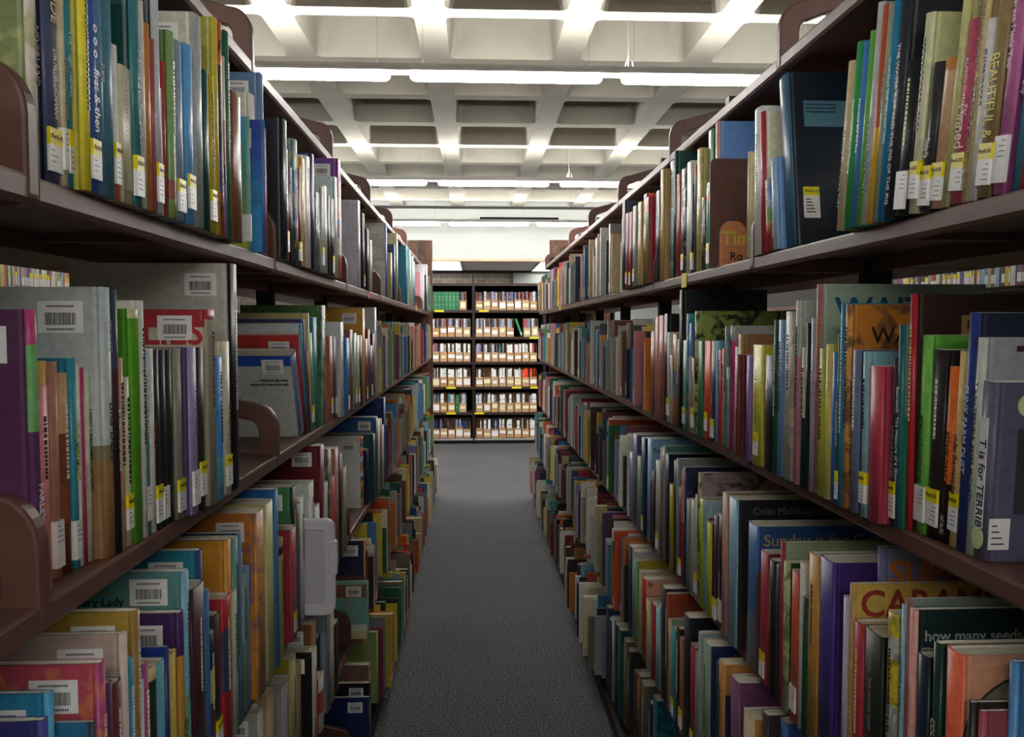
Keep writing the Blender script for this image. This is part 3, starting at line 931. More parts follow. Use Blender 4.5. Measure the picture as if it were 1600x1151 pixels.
('R', 3): """
1572 1583 1035 3f70a4;s=5c94cc;w=170;t=CALVIN/2c4c74/8/.4
1524 1532 1112 8c4450;s=a85460;w=130
1508 1516 1098 26221f;s=2c2826;w=130
1473 1483 1013 c88c70;s=e86c48;cb=1:c98f74;dr=1;w=210
1453 1466 1007 1c3c34;s=24483c;b=.5:1c3c34,.85:d86038,1:241c1c;t=COLA/c8cca0/10/.3;w=180
1428 1446 1028 18202a;s=1c2838;w=140;t=Hi/c8ccd0/8/.4
1417 1426 953 1c2e30;s=e0a49c;cb=1:1c2c2e;c=how many seeds in/a4aaa0/15/14/33;c2=pumpkin/a8aca0/44/8/56;t=How many seeds in a pumpkin/a85c58/6/.3;w=260
1413 1417 935 8c9a94;s=8c5c5c;cb=1:76847e;w=265
1405 1412 946 8cc0d4;s=94c8dc;t=LADYBIRD & LUCKY/2c6c8c/7/.2;w=180
1382 1396 960 d8c43c;s=e2dca0;b=.1:dcc840,.2:c8ccc4,.4:e0c83c,1:d4dcd4;p=141414,.5;w=150
1346 1362 987 1f2020;s=282a2a;w=140;t=Ruby  THE SMOKE THIEF/8a9090/8/.15
1330 1344 976 8c2434;s=b83c4c;w=150
1325 1330 912 c4a454;s=b8945c;cb=.5:c8a858,1:b08c40;c=CARAMEL/9c3c2c/44/12/31;w=250
1313 1324 936 b8b4cc;s=d0cce0;w=170
1366 1377 857 8c8cac;s=7478a8;cb=1:8480a0;c=SUPER/e07c28/40/12/38;w=230
1277 1286 871 402c6c;s=4a3c88;w=230;c=&/6a5f8c/8/60/52;t=. . . . . . ./d8d4e8/9/.3
1260 1276 871 a87434;s=d09c48;w=170
1251 1258 935 1c4430;s=24503a;w=150
1247 1253 880 dcd8cc;s=e0dcd0;t=. . . . . ./a03030/6/.1;w=160
1233 1246 897 b84c34;s=d0603f;L=w;t=. . . . ./4c1c14/8/.3;w=150
1221 1225 877 2c4c24;s=c0c890;w=180;p=1c3418,.6
1218 1221 847 9ca888;s=a83444;cb=1:9ca888;w=300
1210 1217 883 2c3038;s=363c48;w=150
1199 1208 877 3a2c2c;s=2c2424;t=THE GREAT GOOD THING/9a9c98/6/.2;w=150
1185 1197 866 982c3c;s=b43c4c;L=y;w=150
1157 1166 812 2c4c84;e=1;s=4474b0;b=.6:4474b0,1:6c7888;cb=.45:2f5088,.75:24303c,1:b8703c;c=Sunday is for God/b8a468/26/14/28;w=250
1130 1135 772 2c2c2c;s=94c0d8;cb=1:2c2c2c;c=Colin McNaughton/7c7470/17/36/24;w=260
1126 1130 769 98604c;s=d8a494;w=255
1120 1129 806 1c1a1c;s=222022;L=w;t=THE SECRET JOURNEY/e0e0e0/8/.5;w=140
1113 1119 806 5a2c3c;s=54304a;L=y;w=140
1102 1108 818 24284c;s=e0cc3c;w=160;b=1:d8cc38
1098 1102 783 a02838;s=90b8c8;cb=.15:a8c8d4,.5:a82c3c,1:8cb8c4;w=190
1091 1097 780 98b828;s=a8cc34;t=CHICHI CHIHUAHUA/4c2c14/8/.4;p=d8e080,.3;w=190
1089 1092 739 b8a0a8;s=cfc88c;cb=1:b09ca4;p=3c3c3c,.8;w=230
1084 1089 775 bcb890;s=c8c49c;L=y;w=180
1077 1083 782 a8a898;s=b8bcb0;w=170
1070 1076 782 7c8480;s=8c9894;w=170
1067 1070 730 22284c;s=24305c;w=230;p=b8c4d8,.08
1064 1067 733 a82c38;s=c83c4c;w=190
1059 1063 762 7c2c38;s=943848;L=y;w=170
1055 1058 717 8ca098;s=84a49c;w=240
1051 1055 720 3c2820;s=48302a;w=190
1044 1049 758 a09820;s=bcb42c;w=160
1038 1042 709 18243c;s=1c3460;w=240
1034 1037 697 4c8c80;s=bc9878;w=240
1030 1034 700 54788c;s=60889c;w=200
1022 1029 721 bcbcac;s=c4c4b0;L=y;w=170
1017 1021 735 33243c;s=3c2c48;w=150
1001 1005 679 88b0d4;e=1;s=98c0e0;cb=1:88b0d4;w=230;c=fosse/2c3a4c/18/10/36;w=230
996 1000 681 1c3450;s=203c60;L=y;w=190
992 996 712 7c9c70;s=8cb084;w=160
986 991 678 5c5c88;s=6c6c9c;w=190
981 985 706 9088a0;s=a098b4;w=160
""",
('R', 4): """
1215 1226 1130 2f4f8c;s=4a74b4;w=180
1187 1196 1117 3a2c2c;s=48383a;w=150
1133 1140 1077 c49054;e=1;s=d8c0a0;cb=1:c4904c;c=JOUR/5c4030/15/30/22;w=220
1099 1108 1077 6c4464;s=7c5074;k=-3;w=110;n=leaning
1130 1136 1021 c88c4c;s=dca060;cb=.2:c88c4c,1:2c2848;w=190
1124 1129 1040 c8c4b8;w=140
1115 1122 1040 2c3c54;w=140
1094 1099 1000 d0b868;s=8ca890;cb=1:24305c;c=A/a02c34/26/50/30;w=210
1089 1093 980 9cacac;s=a4b4b4;w=230
1084 1089 1022 8c9490;s=98a09c;w=160
1076 1084 1013 982c38;s=b03846;L=y;w=160
1066 1074 965 1c1e28;s=242834;w=200
1060 1064 998 a05c44;s=b06c50;L=y;w=160
1055 1060 983 1c1a18;s=221e1c;w=160
1046 1053 985 3c8c94;s=50a4a8;L=y;w=160
1042 1046 970 a8bca8;s=c8c4a0;w=190
1039 1042 928 9c4834;s=a85038;w=240
1031 1037 919 2c3038;s=383c44;w=220
1020 1028 947 8cbcc0;s=98ccd0;w=160;p=c8e0e0,.6
1012 1019 943 9c2c30;s=a83438;w=160
1007 1011 938 d0cc60;s=e0dca0;w=160
1001 1006 905 c8342c;s=d83c30;cb=.2:e0a890,1:c8302c;c=Bi/a83024/17/12/16;w=190
997 1000 893 c4bc9c;s=bccc98;w=230
992 996 880 b0a43c;s=84bcac;w=230
986 991 862 b4b8c0;s=8cb0a8;w=230
980 985 855 3a3c40;s=34383c;w=220
""",
('R', 5): """
1017 1024 1095 1c5460;s=206878;p=3c8ca0,.6;w=210
1012 1016 1100 24283c;w=160
1007 1011 1085 6c6c5c;w=190
1001 1005 1068 9cacac;s=7ca0a0;w=160
993 999 1057 7c6c4c;s=8c5c34;w=190
988 992 1052 4c4438;w=200
979 983 1018 34383c;w=160
969 977 1003 686048;s=7c745c;w=200
963 968 985 24505c;w=200
957 961 974 1c1e24;w=180
944 955 962 8cb0bc;s=a0c4d0;p=c8b060,.4;w=170
929 936 932 3a2420;w=170
921 928 905 3a6080;s=2c4458;w=180
""",
}

PLASTIC = {('L', 3): (478, 526, 812, 962)}


def parse(line):
    tok = line.split(';')
    a = tok[0].split()
    d = dict(x1=float(a[0]), x2=float(a[1]), yt=float(a[2]), col=a[3])
    for t in tok[1:]:
        k, _, v = t.partition('=')
        d[k] = v
    return d


def bands(spec, n=None):
    out = []
    for p in spec.split(','):
        f, c = p.split(':')
        out.append((float(f), hexc(c)))
    return out


def pick(bs, f, default):
    if not bs: return default
    for lim, c in bs:
        if f < lim: return c
    return bs[-1][1]


def cover_mesh(side, t, h, w, cover, spine, sb, cbd, ink, hard):
    """one wrapped cover: near board, rounded spine, far board, with real thickness; x runs from the spine to the back"""
    s = SGN[side]
    bt = min(.0026 if hard else .0008, t * .28)
    jo = .0011 if hard and t > .008 else 0
    bul = min(.004, t * .22) if hard else .0006
    O = [(w, 0), (.013, 0), (.0095, jo), (.0065, 0)]
    for q in (.0, .12, .3, .5, .7, .88, 1.0):
        O.append((bul - bul * math.sin(math.pi * q), t * q) if q not in (0., 1.) else (bul, t * q))
    O += [(.0065, t), (.0095, t - jo), (.013, t), (w, t)]
    I = [(w, bt), (.013, bt), (.0095, bt + jo), (.0065, bt)]
    for q in (.0, .12, .3, .5, .7, .88, 1.0):
        u, y = (bul - bul * math.sin(math.pi * q), t * q) if q not in (0., 1.) else (bul, t * q)
        I.append((u + bt, min(max(y, bt), t - bt)))
    I += [(.0065, t - bt), (.0095, t - bt - jo), (.013, t - bt), (w, t - bt)]
    lv = sorted({0, 1} | {round(1 - f, 3) for f, _ in (sb or []) if f < 1} | {round(1 - f, 3) for f, _ in (cbd or []) if f < 1})
    mb = MB(); n = len(O)
    for z in lv:
        for P in (O, I):
            mb.v += [(s * u, y, z * h) for u, y in P]
    L = 2 * n
    def add(q, c, i, sm): mb.f.append(q); mb.c.append(c); mb.i.append(i); mb.s.append(sm)
    for a in range(len(lv) - 1):
        f = 1 - (lv[a] + lv[a + 1]) / 2
        cs, cc = pick(sb, f, spine), pick(cbd, f, cover)
        for k in range(n - 1):
            sp = 3 <= k <= n - 5
            add((a * L + k, a * L + k + 1, (a + 1) * L + k + 1, (a + 1) * L + k), cs if sp else cc, (ink[0][:3] + (ink[1],)) if ink else None, sp)
            add((a * L + n + k + 1, a * L + n + k, (a + 1) * L + n + k, (a + 1) * L + n + k + 1), (.6, .58, .52, 1), None, False)
        for k in (0, n - 1):
            add((a * L + k, a * L + n + k, (a + 1) * L + n + k, (a + 1) * L + k), cc, None, False)
    for a in (0, len(lv) - 1):
        c = pick(sb, 1 if a == 0 else 0, spine)
        for k in range(n - 1):
            add((a * L + k, a * L + k + 1, a * L + n + k + 1, a * L + n + k), c if 3 <= k <= n - 5 else pick(cbd, 1 if a == 0 else 0, cover), None, False)
    return mb, bt


YEL, WHI, DK = hexc('f0de1c'), hexc('f2f1ee'), hexc('3a3a3a')
rng = random.Random(7)


def build_book(side, X, y0, z0, t, h, w, d, near):
    """near: 0 far book (cover and pages only) .. 2 close enough for every mark"""
    s = SGN[side]
    lean = math.radians(float(d.get('k', 0)))
    zo = z0 + .0006
    yo = y0
    if lean < 0:
        zo += t * math.sin(-lean)
    root = empty('library_book', (s * X, yo, zo), lean)
    hard = 'g' not in d and t > .0045
    cover = hexc(d['col']); spine = hexc(d.get('s', d['col']))
    sb = bands(d['b']) if 'b' in d else None
    cbd = bands(d['cb']) if 'cb' in d else None
    ink = None
    if 'p' in d:
        a, b = d['p'].split(','); ink = (hexc(a), float(b))
    mb, bt = cover_mesh(side, t, h, w, cover, spine, sb, cbd, ink, hard)
    mb.build('cover', M['book'], root)
    o = .003 if hard else .0005
    mb = MB(); mb.box(s * (.004 + bt), s * (w - o), bt, max(t - bt, bt + .0008), o, h - o); mb.build('pages', M['paper'], root)
    if d.get('L') and near:
        mb = MB(); zb = rng.uniform(.007, .022); lh = rng.uniform(.042, .05); lt = .017 if d['L'] == 'y' else 0
        lw = .024; y1 = max(0, t / 2 - lw / 2); y2 = min(t, t / 2 + lw / 2)
        def patch(z1, z2, c, e=0.0):
            mb.box(-s * (.0006 + e), s * .003, y1 - (.0004 + e if y1 == 0 else 0), y2, z1, z2, c)
            if y1 == 0 and t < lw: mb.box(s * .0, s * (lw - t), -.0005 - e, .0004, z1, z2, c)
        patch(zb, zb + lh - lt, WHI)
        if lt: patch(zb + lh - lt, zb + lh, YEL)
        if near > 1:
            for k in range(4):
                zz = zb + lh - lt - .006 - k * .0055
                if zz < zb + .004: break
                a = y1 + .0015; b = min(y2 - .001, a + (.006, .011, .009, .012)[k])
                if b > a: mb.box(-s * .0008, 0, a, b, zz, zz + .0011, hexc('77777c'))
        mb.build('call_number_label', M['book'], root)
        if near > 1 and lt and t > .01:
            text('Pre K-12', .0062, '2a2a20', root, (-s * .0014, y1 + .001 if s < 0 else y2 - .001, zb + lh - lt / 2), axes(Vector((0, -s, 0)), Vector((0, 0, 1)), Vector((-s, 0, 0))), 'label_lettering', fit=(y2 - y1) * .9)
    if 'B' in d and h > .12:
        mb = MB(); u0, zt = .024, h - (.009 if 'c' in d else .016)
        bw, bh = min(.05, w - .03), .036
        e0 = .0012 if 'c' in d else 0
        mb.box(s * u0, s * (u0 + bw), -.0005 - e0, .0003, zt - bh, zt, WHI)
        if near > 0:
            u = u0 + .008
            while u < u0 + bw - .008:
                b = rng.choice((.0005, .0008, .0012)); mb.box(s * u, s * (u + b), -.0008 - e0, .0002, zt - bh + .009, zt - bh + .023, DK); u += b + rng.choice((.0006, .0009))
            for zz in (zt - .006, zt - bh + .004):
                u = u0 + .01
                while u < u0 + bw - .01:
                    mb.box(s * u, s * (u + .0013), -.0008 - e0, .0002, zz - .001, zz + .0012, DK); u += .0022
        mb.build('barcode_label', M['book'], root)
    for key in ('t', 't2'):
        if key in d:
            *bodyparts, colr, size, fr = d[key].split('/')
            body = '/'.join(bodyparts); size = float(size) / 1000 * 1.15; size = min(size, t * 1.15)
            text(body, size, colr, root, (-s * .0012, t / 2, h * (1 - float(fr))), R_SPINE[side], 'spine_title', fit=h * (1 - float(fr)) - .065 if d.get('L') else h * (1 - float(fr)) - .01, bold=.0001)
    if not any(k in d for k in ('t', 't2')) and near and t > .007 and rng.random() < .45:
        lum = sum(spine[:3]) / 3
        c = hexc('2c2c30') if lum > .25 else hexc(rng.choice(['e8e4d8', 'd8c890', 'c8d0d8']))
        mb = MB(); z = h * rng.uniform(.82, .9)
        stop = h * rng.uniform(.35, .55)
        yy = min(t * .17, .0017)
        while z > stop:
            l = rng.uniform(.0015, .006); mb.box(-s * .0009, s * .001, t / 2 - yy, t / 2 + yy, z - l, z, c); z -= l + rng.uniform(.001, .0025)
        mb.build('spine_title', M['book'], root)
    for key in ('c', 'c2'):
        if key in d and '/' in d[key]:
            body, colr, size, u, zt = d[key].split('/')
            size = float(size) / 1000; u = float(u) / 1000; zt = float(zt) / 1000
            text(body, size * 1.25, colr, root, (s * u, -.0008, h - zt), R_FRONT, 'cover_title', align='LEFT' if s > 0 else 'RIGHT', fit=w - u - .004, bold=.0003 if size < .03 else .001)
    if 'tp' in d:      # white title panel and round stickers on the grey picture book
        mb = MB(); mb.box(-s * .0009, 0, t * .22, t * .8, h * .18, h * .80, WHI); mb.build('title_panel', M['book'], root)
        for u, zz in ((s * .041, h - .026), (s * -.001, h * .12)):
            mb = MB(); pl = [(math.cos(a) * .013, math.sin(a) * .013) for a in [k * math.pi / 10 for k in range(20)]]
            if abs(u) > .01: mb.prism([(u + a, zz + b) for a, b in pl], 'y', -.0012, .0002)
            else: mb.prism([(t / 2 + a * .75, zz + b) for a, b in pl], 'x', -s * .0016, 0)
            mb.build('round_sticker', M['green'], root)
        mb = MB(); mb.box(s * .004, s * .028, -.001, .0002, .014, .05, WHI)
        for k in range(4): mb.box(s * .007, s * (.013 + .003 * k), -.0013, 0, .041 - .007 * k, .0425 - .007 * k, DK)
        mb.build('call_number_label', M['book'], root)
        mb = MB(); mb.box(s * .031, s * .18, -.0009, .0002, .055, h - .052, hexc('3b3a40')); mb.build('cover_panel', M['book'], root)
    if 'dr' in d:      # black ink drawing on the peach board
        def ribbon(mb, pts, wd):
            for (u1, z1), (u2, z2) in zip(pts, pts[1:]):
                L_ = math.hypot(u2 - u1, z2 - z1); nx_, nz_ = -(z2 - z1) / L_ * wd / 2, (u2 - u1) / L_ * wd / 2
                mb.face([(s * (u1 + nx_), -.0006, h - (z1 + nz_)), (s * (u2 + nx_), -.0006, h - (z2 + nz_)), (s * (u2 - nx_), -.0006, h - (z2 - nz_)), (s * (u1 - nx_), -.0006, h - (z1 - nz_))], hexc('2c2c26'))
        mb = MB()
        bez = lambda p, q, r, n=12: [((1 - k / n) ** 2 * p[0] + 2 * k / n * (1 - k / n) * q[0] + (k / n) ** 2 * r[0], (1 - k / n) ** 2 * p[1] + 2 * k / n * (1 - k / n) * q[1] + (k / n) ** 2 * r[1]) for k in range(n + 1)]
        ribbon(mb, bez((.006, .115), (.0, .055), (.056, .028)), .003)
        ribbon(mb, bez((.056, .028), (.095, .03), (.11, .09)), .003)
        ribbon(mb, bez((.062, .034), (.068, .06), (.05, .085)), .002)
        ribbon(mb, bez((.062, .034), (.086, .055), (.09, .085)), .002)
        ribbon(mb, bez((.006, .115), (.05, .09), (.11, .085)), .0024)
        mb.build('cover_drawing', M['book'], root)
        mb = MB()
        arc = bez((.006, .115), (.0, .055), (.056, .028)); low = bez((.006, .115), (.035, .088), (.05, .08))
        for k in range(12):
            mb.face([(s * u, -.0004, h - z) for u, z in (arc[k], arc[k + 1], low[k + 1], low[k])], hexc('7c7460'))
        mb.build('cover_tint', M['book'], root)
    if 'c3' in d:      # call number and owner slips on the dark jacketed book
        mb = MB(); mb.box(s * .022, s * .052, -.001, .0002, .05, .108, WHI); mb.box(s * .022, s * .052, -.0012, .0002, .092, .108, YEL)
        for k in range(5): mb.box(s * .026, s * (.036 + .002 * k), -.0013, 0, .084 - .006 * k, .086 - .006 * k, DK)
        mb.build('call_number_label', M['book'], root)
        text('Pre K-12', .0075, '2a2a20', root, (s * .0245, -.0022, .1), R_FRONT, 'label_lettering', fit=.026)
        mb = MB(); mb.box(s * .03, s * .16, -.001, .0002, h - .105, h - .055, hexc('50788a'))
        for k in range(3): mb.box(s * .034, s * .09, -.0013, 0, h - .064 - .007 * k, h - .061 - .007 * k, hexc('2c4456'))
        mb.build('owner_slip', M['book'], root)
    return root


books = []           # records used for the labels
stuff = MB()


def put(side, tier, X, y0, t, h, w, d, near):
    r = build_book(side, X, y0, TIER[tier], t, h, w, d, near)
    books.append(dict(o=r, side=side, tier=tier, y=y0, t=t, h=h, d=d))


def bracket_gap(side, y, t):
    """keep [y, y+t] clear of the end brackets; returns a start that is"""
    k = round((y + t / 2 - Y0[side]) / SEC)
    b = Y0[side] + k * SEC
    if y < b + .0015 and y + t > b - .024:
        return b + .002
    return y


ends = {}
for (side, tier), txt in DATA.items():
    s = SGN[side]
    e = EDGE[side][tier]
    yprev = None
    starts = None
    for line in txt.strip().split('\n'):
        if line == '@case':
            case_y = yprev + .002; yprev += .042; continue
        d = parse(line)
        if 'Y' in d:
            X = float(d['X']); y0 = float(d['Y']); t = float(d['T'])
            h = at_x(d['x2'] if side == 'L' else d['x1'], d['yt'], s * X).z
            h = at_y(800, d['yt'], y0).z - TIER[tier]
            put(side, tier, X, y0, t, min(h, TIER[tier - 1] - TIER[tier] - .034), float(d['w']) / 1000, d, 1)
            yprev = y0 + t
            continue
        nx, fx = (d['x1'], d['x2']) if side == 'L' else (d['x2'], d['x1'])
        lean = math.radians(float(d.get('k', 0)))
        ztier = TIER[tier]
        # reference image row: middle of the book, or its foot when it leans
        X = e + .012
        if 'e' in d: yprev += .004
        jump = 'j' in d or yprev is None
        if not jump:
            yr = d['yt'] + 70
            if lean: 
                q = at_x(nx, 400, s * X); yr = 575.5 + 0 * yr
                # image row of the shelf at that depth
                p = Vector((s * X, q.y, ztier)); dv = p - Vector((0, 0, EYE))
                f0 = ray(800, 575.5); yr = 512 + (EYE - ztier) * FPX / max(q.y, .2)
            dd = ray(nx, yr)
            X = abs(dd.x / dd.y * yprev)
            X = min(max(X, e - .022), e + (.11 if tier == 3 else .06))
        else:
            yr = d['yt'] + 70
            if lean: yr = 512 + (EYE - ztier) * FPX * abs((nx - 744) / FPX) / X
        pn = at_x(nx, yr, s * X); pf = at_x(fx, yr, s * X)
        y0 = max(pn.y, yprev or 0) if jump else max(yprev + .0004, min(pn.y, yprev + .012))
        t = min(max(pf.y - y0 - .0003, .0045), .055)
        if lean: t *= math.cos(lean)
        y0 = bracket_gap(side, y0, t)
        top = at_x(nx, d['yt'], s * X) if not lean else at_y(nx, d['yt'], y0)
        h = top.z - ztier
        if lean: h = (EYE + (512 - d['yt']) / FPX * (y0 - .15 * math.sin(lean)) * 1.0 - ztier)
        hmax = TIER[tier - 1] - ztier - .034
        h = min(max(h, .14), hmax)
        w = float(d.get('w', 0)) / 1000 or min(.2, h * .75)
        near = 2 if y0 < 1.35 else 1 if y0 < 3.2 else 0
        if abs(lean) > math.radians(5): h = min(h, hmax - t * math.sin(abs(lean)))
        put(side, tier, X, y0, t, h, w, d, near)
        foot = t / math.cos(lean) if lean else t
        if starts is None: starts = y0
        yprev = y0 + foot
        if lean < 0: yprev += max(0, h * math.sin(-lean) * .0)
    ends[(side, tier)] = (starts, yprev)

PAL = """d8d8d0 c8ccc8 9aa0a0 b0a898 e8e6dc 8c9498 484c54 30343c a89c84 7c7468 8a3038 b8464c 1f3354 2f5a90 4a86b8 86b4cc d9d6cc f0eee6 2a2624 3a3c40 c9b890 b88a58 6f4a34 2f6a48 5c8c50 8fa890 c8b048 e0cc50 d88038 c85a38 7a3a50 5c4470 8c88b0 4a8c94 2c5a60 a8b4b4 6c7478 c47c84 402c28 dcd0b0""".split()


def stuff_book(side, tier, X, y, t, h, w, c, lab):
    s = SGN[side] if side in SGN else side
    z = TIER[tier] + .0005
    bt = min(.002, t * .25)
    x0 = s * X
    stuff.box(x0, x0 + s * w, y, y + bt, z, z + h, c)
    stuff.box(x0, x0 + s * w, y + t - bt, y + t, z, z + h, c)
    stuff.box(x0 - s * .0004, x0 + s * .002, y + .0004, y + t - .0004, z, z + h, c)
    stuff.box(x0 + s * .0025, x0 + s * (w - .003), y + bt, y + t - bt, z + .002, z + h - .003, hexc('d8d0bc'))
    if lab and t > .006:
        stuff.box(x0 - s * .001, x0, y + t * .1, y + t * .9, z + .012, z + .043, WHI)
        if lab == 2: stuff.box(x0 - s * .001, x0, y + t * .1, y + t * .9, z + .0435, z + .06, YEL)


def random_look(r, tier):
    c = r.choice(PAL)
    h = r.choice((.19, .2, .215, .225, .235, .25, .265, .28, .295)) + r.uniform(-.006, .006)
    t = r.choice((.007, .008, .009, .01, .011, .013, .016, .02, .026))
    return c, h, t

# ------------------------------------------------------------------ the rest of the rows
N_SINGLE = 300
fillr = random.Random(21)
cand = []
for (side, tier), (ya, yb) in ends.items():
    s = SGN[side]; e = EDGE[side][tier]
    hmax = TIER[tier - 1] - TIER[tier] - .04
    yend = Y0[side] + SEC * KMAX - (.25 if (side, tier) == ('R', 1) else .03)
    if side == 'R' and tier == 3: yb += .0
    y = yb + .001
    while True:
        c, h, t = random_look(fillr, tier)
        y = bracket_gap(side, y, t)
        if y + t > yend: break
        h = min(h, hmax)
        rec = e + (fillr.choice((-.02, -.01, .0, .006, .012, .02, .03, .045)) if tier < 4 else fillr.choice((-.035, -.02, -.01, .0, .012, .03)) if tier == 4 else fillr.choice((-.075, -.055, -.04, -.03, -.02, 0., .01)))
        cand.append((side, tier, rec, y, t, h, min(.21, h * .76), c, fillr.choice((0, 0, 0, 1, 2)) if tier < 4 else fillr.choice((0, 0, 1))))
        y += t + .0006 + (fillr.uniform(.004, .03) if fillr.random() < .02 else 0)
    # towards and behind the camera, outside the picture
    y = min(ya - .002, .50)
    while y > -.05:
        c, h, t = random_look(fillr, tier)
        k = round((y - t / 2 - Y0[side]) / SEC); b = Y0[side] + k * SEC
        if y - t < b + .0015 and y > b - .024: y = b - .0245; continue
        h = min(h, hmax)
        stuff_book(side, tier, e + fillr.choice((.004, .012, .02)), y - t, t - .0005, h, min(.21, h * .76), hexc(c), fillr.choice((0, 1, 2)))
        y -= t
put('R', 1, .53, 6.87, .02, .235, .17, dict(col='c8cc9c', s='b8bc94', p='6a5fb0,.8', n='circle patterned'), 1)
cand.sort(key=lambda q: q[3] + (0 if q[1] in (1, 2, 3) else .8))
room = N_SINGLE - len(books)
for q in cand[:max(0, room)]:
    side, tier, X, y, t, h, w, c, lab = q
    d = dict(col=c)
    if fillr.random() < .4: d['s'] = fillr.choice(PAL)
    if fillr.random() < .3: d['p'] = fillr.choice(PAL) + ',.5'
    if lab: d['L'] = 'y' if lab == 2 else 'w'
    if side == 'L' and fillr.random() < .35: d['B'] = '1'
    put(side, tier, X, y, t, h, w, d, 1 if y < 3.4 else 0)
for q in cand[max(0, room):]:
    side, tier, X, y, t, h, w, c, lab = q
    stuff_book(side, tier, X, y, t - .0005, h, w, hexc(c), lab)
# the rows on the hidden faces of both stacks and across the next aisles
for side in 'LR':
    s = SGN[side]
    for tier in range(1, 6):
        hmax = TIER[tier - 1] - TIER[tier] - .05
        y = -.5
        while y < Y0[side] + SEC * KMAX - .05:
            c, h, t = random_look(fillr, tier); h = min(h, hmax) * .84; t *= 2
            if fillr.random() < .93: stuff_book(-s, tier, -(BACKX[side] + .25), y, t - .001, h, .19, hexc(c), 0)
            y += t
        X = {'L': 1.9, 'R': 2.06}[side]
        if tier < 4:
            y = 1.6
            while y < 4.15 if side == 'L' else y < 4.15:
                c, h, t = random_look(fillr, tier); h = min(h, hmax)
                stuff_book(s, tier, X - .24, y, t - .0005, h, .18, hexc(c), fillr.choice((0, 0, 1, 2)))
                y += t
tag(stuff.build('rows_of_library_books', M['book']), 'the remaining rows of mixed library books filling the shelves further down both stacks', 'books', kind='stuff')

# ------------------------------------------------------------------ labels of the single books
SH = {1: 'upper', 2: 'second', 3: 'third', 4: 'fourth', 5: 'bottom'}
seen = {}
bygrp = {}
for b in books: bygrp.setdefault((b['side'], b['tier']), []).append(b)
def spine_word(b):
    return colour_name(b['d'].get('s', b['d']['col']))
for (side, tier), L in bygrp.items():
    L.sort(key=lambda b: b['y'])
    for i, b in enumerate(L):
        d = b['d']; me = spine_word(b)
        cv = colour_name(d['col'])
        size = 'very tall' if b['h'] > .285 else 'tall' if b['h'] > .25 else 'short' if b['h'] < .2 else ''
        wid = 'thick' if b['t'] > .022 else 'thin' if b['t'] < .008 else ''
        look = ' '.join(x for x in (d.get('n', ''), size, wid) if x).split()[:2]
        head = ' '.join(look + [me, 'book'])
        ttl = None
        for k in ('c', 't'):
            if k in d and '/' in d[k]:
                w0 = d[k].split('/')[0].split()
                w0 = [x for x in w0 if len(x) > 1 and x[0].isalpha()]
                if w0: ttl = ' '.join(w0[:2]); ttlk = k; break
        if ttl and any(n in d[ttlk] for n in ('LYN', 'CYNTHIA', 'HOWARD', 'ALEX', 'Colin', 'Teresa', 'RIZZOLI', 'LADYBIRD', 'CALVIN', 'MARTINO', 'SUPER', 'STANLEY')): ttl = None
        if ttl: feat = 'lettered "%s"' % ttl
        elif d.get('L') == 'y': feat = 'with yellow-topped label'
        elif d.get('L') == 'w': feat = 'with white spine label'
        elif 'B' in d: feat = 'with barcode sticker'
        elif cv != me: feat = 'with %s cover' % cv
        elif 'p' in d: feat = 'with mottled cover'
        else: feat = ''
        nb = spine_word(L[i - 1]) if i else None
        na = spine_word(L[i + 1]) if i + 1 < len(L) else None
        place = '%s %s shelf' % (SH[tier], WALLN[side])
        opts = []
        mid = ('between %s and %s' % (nb, na)) if nb and na else ('before %s' % na if na else 'after %s' % nb if nb else '')
        opts.append(' '.join(x for x in (head, feat, mid + ',' if mid else '', place) if x))
        if nb and i > 1: opts.append(' '.join(x for x in (head, feat, 'behind %s then %s,' % (nb, spine_word(L[i - 2])), place) if x))
        ORD = 'first second third fourth fifth sixth seventh eighth ninth tenth eleventh twelfth thirteenth fourteenth fifteenth sixteenth seventeenth eighteenth nineteenth twentieth'.split()
        n = i + 1
        word = ORD[n - 1] if n <= 20 else {2: 'twenty', 3: 'thirty', 4: 'forty', 5: 'fifty', 6: 'sixty', 7: 'seventy', 8: 'eighty', 9: 'ninety'}[n // 10] + '-' + ORD[n % 10 - 1] if n % 10 else {3: 'thirtieth', 4: 'fortieth', 5: 'fiftieth', 6: 'sixtieth', 7: 'seventieth', 8: 'eightieth'}[n // 10]
        opts.append(' '.join(x for x in (head, feat, ', %s book from the near end,' % word, place) if x).replace(' ,', ','))
        opts.append('%s book, %s from the near end, %s' % (me, word, place))
        for lab in opts:
            if lab not in seen and len(lab.split()) <= 16: break
        seen[lab] = 1
        tag(b['o'], lab, 'book', 'books on the %s shelf of the %s stack' % (SH[tier], WALLN[side]))

